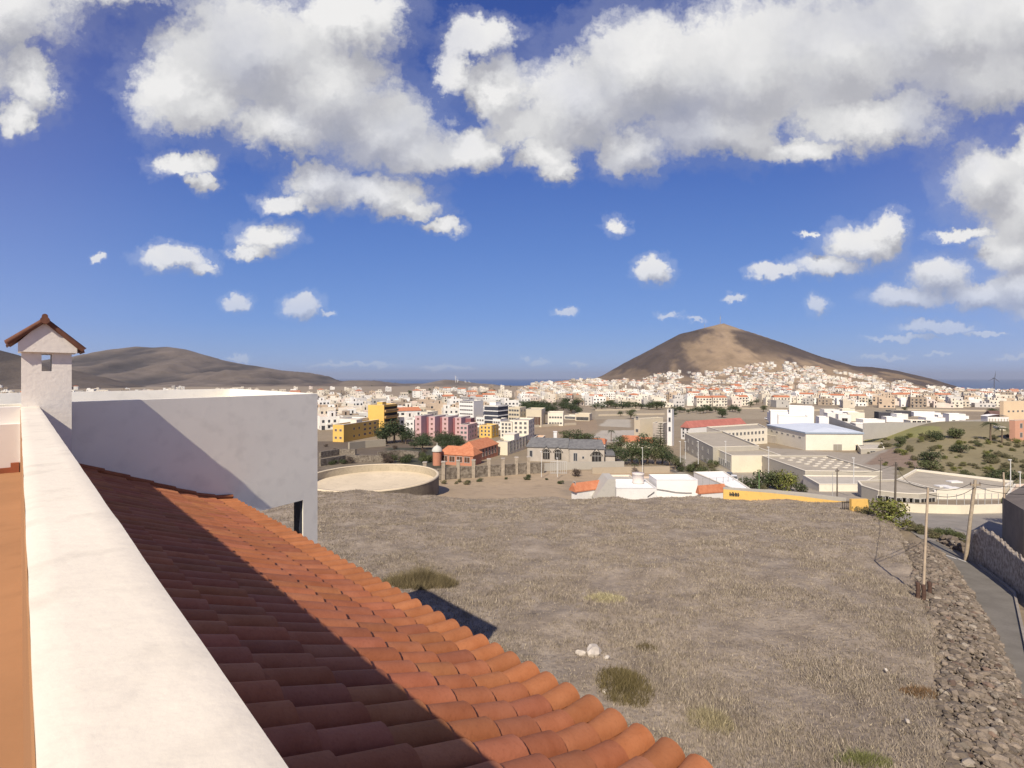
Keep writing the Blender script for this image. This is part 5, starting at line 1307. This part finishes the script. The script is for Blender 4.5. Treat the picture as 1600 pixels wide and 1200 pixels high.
B2('small cream outbuilding between palm and salmon house', 'outbuilding', 1572, 681, 668, 1580, 1562, 60, CREAM2, ROOFL, 'outbuilding', (), t=165)
house_px('dark arched roof barn on the right skyline before the peach building', 'barn', 1566, 654, 649, 1570, 1550, 75, BROWNW, mat('brown_sheet',(.13,.08,.07),var=.2), 2.2, 'barn', (), flip=True, t=262)

# ------------------------------------------------------------------ town houses
PAL = [('white',(.80,.78,.73)),('cream',(.74,.68,.57)),('ivory',(.78,.73,.63)),('beige',(.60,.54,.44)),('pinkish',(.68,.59,.52)),('grey',(.44,.42,.39)),('tan',(.55,.44,.33)),('white',(.76,.75,.70)),('white',(.82,.81,.77)),('cream',(.70,.65,.55)),('greyish',(.58,.56,.53)),('brown',(.34,.28,.22))]
HP = []
def make_house(i, pal=None, floors=None):
    q = random.Random(100+i); ci = i % len(PAL); nm, col = PAL[ci]; m = wm('town_'+str(ci), col, .08, .12)
    w = q.uniform(8,15); d = q.uniform(8,12); fl = (1,2,2,3)[(i//len(PAL))%4]; h = fl*2.9+.4
    b = MB(); b.box(-w/2,w/2,-d/2,d/2,-6,h,m)
    t_ = .25; rm = [ROOFL, ROOFG, mat('roof_clay_flat',(.44,.33,.25),var=.2,scale=.5,stain=.2)][q.randrange(3)]
    if q.random() < .04:   # pitched clay roof
        b.add([(-w/2-.3,-d/2-.3,h),(w/2+.3,-d/2-.3,h),(w/2+.3,d/2+.3,h),(-w/2-.3,d/2+.3,h),(-w/2,0,h+1.7),(w/2,0,h+1.7)], [(0,1,5,4),(2,3,4,5),(1,2,5),(3,0,4),(3,2,1,0)], CLAYR); feat = 'with clay roof'
    else:
        for (a0,a1,b0,b1) in ((-w/2,w/2,-d/2,-d/2+t_),(-w/2,w/2,d/2-t_,d/2),(-w/2,-w/2+t_,-d/2+t_,d/2-t_),(w/2-t_,w/2,-d/2+t_,d/2-t_)): b.box(a0,a1,b0,b1,h+.001,h+.8,m)
        b.box(-w/2+t_,w/2-t_,-d/2+t_,d/2-t_,h+.001,h+.06,rm); feat = 'with flat roof'
        if q.random() < .6:
            rw = q.uniform(2.5,4.5); x = q.uniform(-w/2+rw/2+.3,w/2-rw/2-.3); b.box(x-rw/2,x+rw/2,.2,d/2-.4,h+.07,h+2.6,m); b.box(x-.4,x+.4,.12,.19,h+.1,h+2.1,DK); feat = 'with rooftop room'
    n = int(w//2.6)
    for f_ in range(fl):
        for k in range(n):
            if q.random() < .15: continue
            x = -w/2+(k+.5)*w/n; ww = q.choice((.55,.6,.8)); z0 = f_*2.9+(.9 if f_ or k else .05)
            b.box(x-ww,x+ww,-d/2-.06,-d/2-.001,z0,f_*2.9+2.3,GLASS)
            if f_ and q.random() < .35: b.box(x-1.1,x+1.1,-d/2-.9,-d/2-.002,f_*2.9-.1,f_*2.9+.85,m)
        for k in range(int(d//3)):
            y = -d/2+(k+.5)*d/int(d//3)
            for s_ in (-1,1):
                if q.random() < .6: b.box(min(s_*w/2,s_*(w/2+.06)),max(s_*w/2,s_*(w/2+.06)),y-.5,y+.5,f_*2.9+.9,f_*2.9+2.2,GLASS)
    o = b.obj('town_house'); return [o, w, d, fl, nm, feat, False]
for i in range(48): HP.append(make_house(i))
def zone(px, t, py):
    if t > 900:
        if px < 700: return 'in the far suburb below the mountains'
        if px < 860: return 'on the far left end of the ridge village'
        if px < 940: return 'on the ridge left of the volcano cone'
        if px < 1010: return 'under the left flank of the volcano'
        if px < 1090: return 'below the left edge of the tan scree'
        if px < 1170: return 'directly below the tan scree'
        if px < 1250: return 'below the dark right flank of the volcano'
        if px < 1330: return 'under the right shoulder of the volcano'
        if px < 1440: return 'below the low dark hill right of the volcano'
        return 'on the right skyline against the sea'
    if px < 560: return 'in the town left of the yellow tower'
    if px < 650: return 'in the town behind the yellow tower'
    if px < 720: return 'in the town above the pink apartments'
    if px < 820: return 'around the white high rise'
    if px < 940: return 'near the ravine'
    if px < 1060: return 'in the lower rows left of the church tower'
    if px < 1200: return 'in the lower rows above the tree belt'
    if px < 1330: return 'in the lower rows behind the warehouses'
    if px < 1450: return 'in the lower rows behind the grey wall'
    return 'in the right hand suburb before the sea'
top = [(820,603),(860,599),(900,596),(930,594),(1000,593),(1030,585),(1060,582),(1090,584),(1150,574),(1200,568),(1235,566),(1260,572),(1300,580),(1340,586),(1380,592),(1440,603),(1480,609),(1600,614),(1700,616)]
placed = []; cell = {}
def free(x, y, r):
    cx_, cy_ = int(x//60), int(y//60)
    for a in (-1,0,1):
        for b_ in (-1,0,1):
            for (X_,Y_,R_) in cell.get((cx_+a,cy_+b_),()):
                if (x-X_)**2+(y-Y_)**2 < (r+R_)**2: return False
    return True
def block_existing():
    for o in list(bpy.data.objects):
        if o.parent is None and o.type == 'EMPTY' and o.location.y > 120 and o.get('category') not in ('tree','bush','palm','shrub','sapling'):
            cell.setdefault((int(o.location.x//60), int(o.location.y//60)), []).append((o.location.x,o.location.y,11))
block_existing()
def clear_px(px, py):
    "open ground, yards and roads that carry no houses"
    if 880 < px < 1060 and py > 640: return False
    if 820 < px < 900 and py > 630: return False
    if 1040 < px < 1200 and py > 636: return False
    if px > 1200 and py > 637: return False
    if px > 1180 and py > 644: return False
    return True
tries = 0; H_ = []
def trial(px, py, smax=1.0):
    s_ = gsolve(px, py, 170)
    if not s_: return
    i = random.randrange(len(HP)); w = HP[i][1]; r = w*.5
    if px < 900 and s_[1] < 500 and HP[i][3] < 2: i = (i+12)%48
    if not free(s_[0], s_[1], r*.97): return
    cell.setdefault((int(s_[0]//60), int(s_[1]//60)), []).append((s_[0],s_[1],r*.97)); H_.append((px,py,s_,i))
while tries < 26000:
    tries += 1; q = random.random()
    if q < .60:
        px = random.uniform(935,1475); lo = np.interp(px, *zip(*top)); py = random.uniform(lo, 637)
        dens = 1-.75*np.clip((lo+14-py)/14,0,1)
    elif q < .72:
        px = random.uniform(812,940); lo = np.interp(px, *zip(*top)); py = random.uniform(lo, 634); dens = .8
    elif q < .88:
        px = random.uniform(-20,905); py = random.uniform(608,672); dens = 1 if py > 616 else .35
        if px < 500: dens *= .5
        if 640 < px < 830 and py < 642: dens = .22
        if 500 < px < 640 and py < 626: dens *= .45
        if px > 640 and py > 664: dens = 0
        if 800 < px and py > 628: dens = 0
    else:
        px = random.uniform(1440,1680); lo = np.interp(px, *zip(*top)); py = random.uniform(lo, 641); dens = 1
    if random.random() > dens or not clear_px(px, py): continue
    # streets: thin empty bands
    if mnoise.noise(Vector((px*.035, py*.13, 4))) > .14: continue
    if py > 628+6*mnoise.noise(Vector((px*.02,3,1))) and px > 930 and random.random() < .7: continue
    trial(px, py)
def vis(h):
    px, py, s_, i = h; return HP[i][1]*HP[i][3]/s_[1]**2*(1 if px > 490 else .01)
H_.sort(key=vis, reverse=True)
NB = 290
rest = []
for n_, (px, py, s_, i) in enumerate(H_):
    p = HP[i]; street = 17 if px < 900 else (-20 if px > 1250 else 5); rot = R(street+random.choice((0,0,0,90))*1.0+random.uniform(-9,9))
    rot = rot - math.atan2((px-CX)/F,1)*.35
    if n_ < NB:
        o = p[0] if not p[6] else p[0].copy()
        if p[6]: COL.objects.link(o)
        p[6] = True; o.location = (s_[0], s_[1], s_[2]-.1); o.rotation_euler = (0,0,rot)
        tag(o, '%s %s storey house %s %s' % (p[4], ('one','two','three')[p[3]-1], p[5], zone(px,s_[1],py)), 'house', 'flat roofed houses of the town')
    else: rest.append((p, s_, rot))
b = MB()
VV = []; off = 0; matlist = []
for p, s_, rot in rest:
    me = p[0].data; M = Matrix.Translation((s_[0],s_[1],s_[2]-.1)) @ Matrix.Rotation(rot,4,'Z')
    nv = len(me.vertices); co_ = np.empty(nv*3); me.vertices.foreach_get('co', co_); co_ = co_.reshape(-1,3) @ np.array(M)[:3,:3].T + np.array(M)[:3,3]
    fs = np.empty(len(me.loops), int); me.loops.foreach_get('vertex_index', fs)
    mi = np.empty(len(me.polygons), int); me.polygons.foreach_get('material_index', mi)
    tot = np.array([pp.loop_total for pp in me.polygons]); st = np.concatenate([[0],np.cumsum(tot)])
    loc_m = [b.mi(m_) for m_ in me.materials]; o0 = len(b.v); b.v += co_.tolist()
    for k in range(len(tot)): b.f.append(tuple(int(x)+o0 for x in fs[st[k]:st[k+1]])); b.m.append(loc_m[mi[k]]); b.sm.append(False)
for p in HP:
    if not p[6]: bpy.data.objects.remove(p[0])
if rest: tag(b.obj('distant_houses'), 'mass of small pale houses filling the rest of the far town', 'houses', kind='stuff')
print('HOUSES', len(H_), 'rest', len(rest))

hz = bpy.data.materials.new('haze_air'); hz.use_nodes = True; hn = hz.node_tree; hn.nodes.remove(hn.nodes['Principled BSDF'])
pv = hn.nodes.new('ShaderNodeVolumePrincipled'); pv.inputs['Color'].default_value = (.80,.87,1,1); pv.inputs['Density'].default_value = HAZE; pv.inputs['Anisotropy'].default_value = .2
hn.links.new(pv.outputs[0], hn.nodes['Material Output'].inputs['Volume'])
b = MB(); b.box(-62000,62000,-4000,46000,-200,420,hz); tag(b.obj('haze'), kind='stuff')
# ------------------------------------------------------------------ masts, wind turbine, poles, lamps, wires
WOOD = mat('weathered_wood', (.30,.24,.17), c2=(.42,.35,.26), scale=4, stain=.2); LW = mat('pale_wood', (.46,.37,.27), var=.15, scale=4); STEEL = mat('white_steel', (.66,.66,.64), var=.05, rough=.5)
def mast(px, pyb, pyt, t, w, label, name='antenna_mast', cat='antenna mast'):
    x = (px-CX)/F*t; z0 = float(volcano(x, t)); b = MB(); h = -(pyt-CY)/F*t - z0
    for s_ in (-1,1): b.tube([(s_*w,0,-3),(s_*w*.4,0,h*.8)], w*.35, GM, 4)
    b.tube([(0,w,-3),(0,0,h)], [w*.5,w*.2], mat('mast_dark',(.12,.10,.10)), 5)
    for i in range(6): b.box(-w*1.2,w*1.2,-.15,.15,h*(.12+i*.13),h*(.12+i*.13)+.4,GM)
    b.box(-w*2,w*2,-.5,.5,h*.55,h*.6,GM); o = b.obj(name); o.location = (x,t,z0); return tag(o, label, cat)
mast(1125.5, 508, 491, 2296, 1.3, 'tall radio mast on the summit of the volcano')
mast(1101, 513, 505, 2290, .9, 'short radio mast left of the summit mast')
x = (1553.5-CX)/F*2100; r = empty('wind_turbine', (x,2100,-100), 'lone dark wind turbine on the sea horizon at the right', 'wind turbine'); TM = mat('turbine_grey',(.10,.11,.14),rough=.5)
hub = ztop(591,2100)+100
b = MB(); b.tube([(0,0,0),(0,0,hub)], [2.2,1.3], TM, 10); part(r, b, 'tower')
b = MB(); b.box(-3,3,-1.6,4,hub-1.5,hub+1.8,TM); part(r, b, 'nacelle')
for a in (8, 128, 248):
    b = MB(); d = Vector((math.sin(R(a)),0,math.cos(R(a)))); s_ = Vector((d.z,0,-d.x)); L = 33
    P0 = Vector((0,-2.2,hub)); b.add([P0-s_*.9, P0+s_*1.4, P0+d*L*.3+s_*1.9, P0+d*L, P0+d*L*.3-s_*.7]+[q+Vector((0,.7,0)) for q in (P0-s_*.9, P0+s_*1.4, P0+d*L*.3+s_*1.9, P0+d*L, P0+d*L*.3-s_*.7)], [(0,1,2,3,4),(9,8,7,6,5)]+[((i+1)%5,i,5+i,5+(i+1)%5) for i in range(5)], TM); part(r, b, 'blade')
for px, yt in ((712,589),(727,596),(733,597),(715,594)):
    x = (px-CX)/F*3400; z0 = -35; b = MB(); b.tube([(0,0,0),(0,0,ztop(yt,3400)-z0)], 2.2, STEEL, 5)
    hh = ztop(yt,3400)-z0; b.tube([(-9,0,hh),(0,0,hh+2),(12,0,hh-6)], 1.1, STEEL, 4); b.tube([(0,0,hh),(-3,0,hh+13)], .9, STEEL, 4)
    o = b.obj('distant_turbine'); o.location = (x,3400,z0); tag(o, {712:'tallest of the faint white turbines on the far low hill',727:'faint turbine right of the tallest on the far low hill',733:'rightmost tiny turbine on the far low hill',715:'faint turbine touching the tallest one on the far low hill'}[px], 'wind turbine', 'turbines on the far low hill')
WIREP = {}
def pole(name, label, base, top_px, r0, m, arm=None, cat='utility pole', ins=True):
    x, y, z = base; tx = (top_px[0]-CX)/F*y - x; tz = ztop(top_px[1], y)-z
    root = empty(name, base, label, cat)
    b = MB(); b.tube([(0,0,-.5),(tx*.5,0,tz*.5),(tx,0,tz)], [r0,r0*.85,r0*.7], m, 8); part(root, b, 'shaft')
    if arm:
        b = MB(); b.box(tx-arm,tx+arm,-.06,.06,tz-.5,tz-.38,m); part(root, b, 'crossarm')
        for s_ in (-1,0,1):
            b = MB(); b.tube([(tx+s_*arm*.9,0,tz-.37),(tx+s_*arm*.9,0,tz-.2)], .05, mat('insulator',(.25,.2,.18)), 6); part(root, b, 'insulator')
    return root, (x+tx, y, z+tz)
P1 = pole('utility_pole', 'thin pale wooden pole at the field edge with dark stumps at its foot', on_plane(1442,930,-10.5), (1450,762), .085, LW)
P2 = pole('utility_pole', 'thick grey leaning wooden pole by the lane before the stone wall', on_plane(1508,876,RO), (1524,750), .16, WOOD, .45)
P3 = pole('utility_pole', 'dark wooden pole rising from behind the big round bush', on_plane(1398,800,RO), (1400,722), .15, mat('dark_wood',(.13,.11,.09),var=.2), .3)
P4 = pole('utility_pole', 'dark post behind the yellow wall, right one of a pair', (lambda p:(p[0],p[1],p[2]))(gsolve(1308,786,77)), (1308,732), .12, mat('dark_wood',(.13,.11,.09)), .3)
P5 = pole('utility_pole', 'thin grey post behind the yellow wall, left one of a pair', gsolve(1301,787,77), (1301,737), .06, GM)
P6 = pole('utility_pole', 'slim pale pole in front of the dark boundary wall at the right', on_plane(1571,850,RO), (1568,738), .10, LW)
P7 = pole('utility_pole', 'thin brown post left of the dark pole above the school roofs', zfix(1375,771,72), (1376,715), .06, mat('dark_wood',(.13,.11,.09)), .3)
for (px, pb, pt, t, lb) in ((1334,751,716,84,'white lamp post over the skylight roof'),(1579,768,719,76,'white lamp post at the right before the scrub slope'),
        (1201,737,699,100,'white lamp post before the grey side of the skylight roof'),(1134,720,690,112,'white lamp post before the cream school block'),(1091,722,690,118,'white lamp post before the first school block'),
        (1594,757,738,84,'short pale post at the right picture edge'),(846,742,706,112,'white lamp post in front of the left villa half'),(871,742,716,111,'short lamp post near the villa gate'),
        (1004,735,700,115,'grey lamp post before the garden grove'),(1063,720,690,125,'white lamp post at the corner of the white block'),(1071,715,690,128,'second white post beside the white block corner')):
    base = zfix(px, pb, t); root, tp = pole('street_lamp', lb, base, (px, pt), .075, STEEL, cat='street lamp')
    b = MB(); hh = tp[2]-base[2]; b.box(-.35,.12,-.1,.1,hh,hh+.12,STEEL); part(root, b, 'lamp_head')
root, tp = pole('street_lamp', 'green post standing among the shrubs behind the yellow wall', gsolve(1186,772,77), (1186,733), .08, mat('green_post',(.18,.30,.12)), cat='street lamp')
# stumps at the foot of the pale pole
for px, py, h in ((1434,932,.9),(1443,934,.8),(1452,926,.7)):
    p = on_plane(px, py, -10.4); b = MB(); b.tube([(0,0,-.2),(.03,0,h*.5),(0,.02,h)], [.13,.11,.12], mat('stump',(.10,.06,.045),var=.3,scale=6,bump=.02), 8); o = b.obj('stump'); o.location = p
    tag(o, {1434:'leftmost dark stump beside the pale pole',1443:'middle dark stump touching the pale pole',1452:'right low dark stump beside the pale pole'}[px], 'stump')
def wire(a, c_, sag, label):
    P = []
    for i in range(25):
        q = i/24; P.append(tuple(a[k]*(1-q)+c_[k]*q - (sag*4*q*(1-q) if k == 2 else 0) for k in range(3)))
    b = MB(); b.tube(P, .022, DKP, 5); tag(b.obj('wire'), label, 'power line')
zr = (1720-CX)/F*30; end = (zr*1.0, 30, ztop(745,30)); end2 = (zr, 30.3, ztop(752,30))
wire((P3[1][0],P3[1][1],P3[1][2]-.3), P1[1], .9, 'power line from the dark pole to the pale pole')
wire(P1[1], (P2[1][0]-.4,P2[1][1],P2[1][2]-.3), .35, 'upper power line from the pale pole to the leaning pole')
wire((P1[1][0],P1[1][1],P1[1][2]-.4), (P2[1][0],P2[1][1],P2[1][2]-.6), .5, 'lower power line from the pale pole to the leaning pole')
wire((P2[1][0]+.4,P2[1][1],P2[1][2]-.3), end, .5, 'upper power line leaving the leaning pole to the right')
wire((P2[1][0],P2[1][1],P2[1][2]-.6), end2, .8, 'lower power line leaving the leaning pole to the right')
wire((P4[1][0],P4[1][1],P4[1][2]-.3), (P3[1][0],P3[1][1],P3[1][2]-.3), .8, 'thin power line from the post pair to the dark pole')
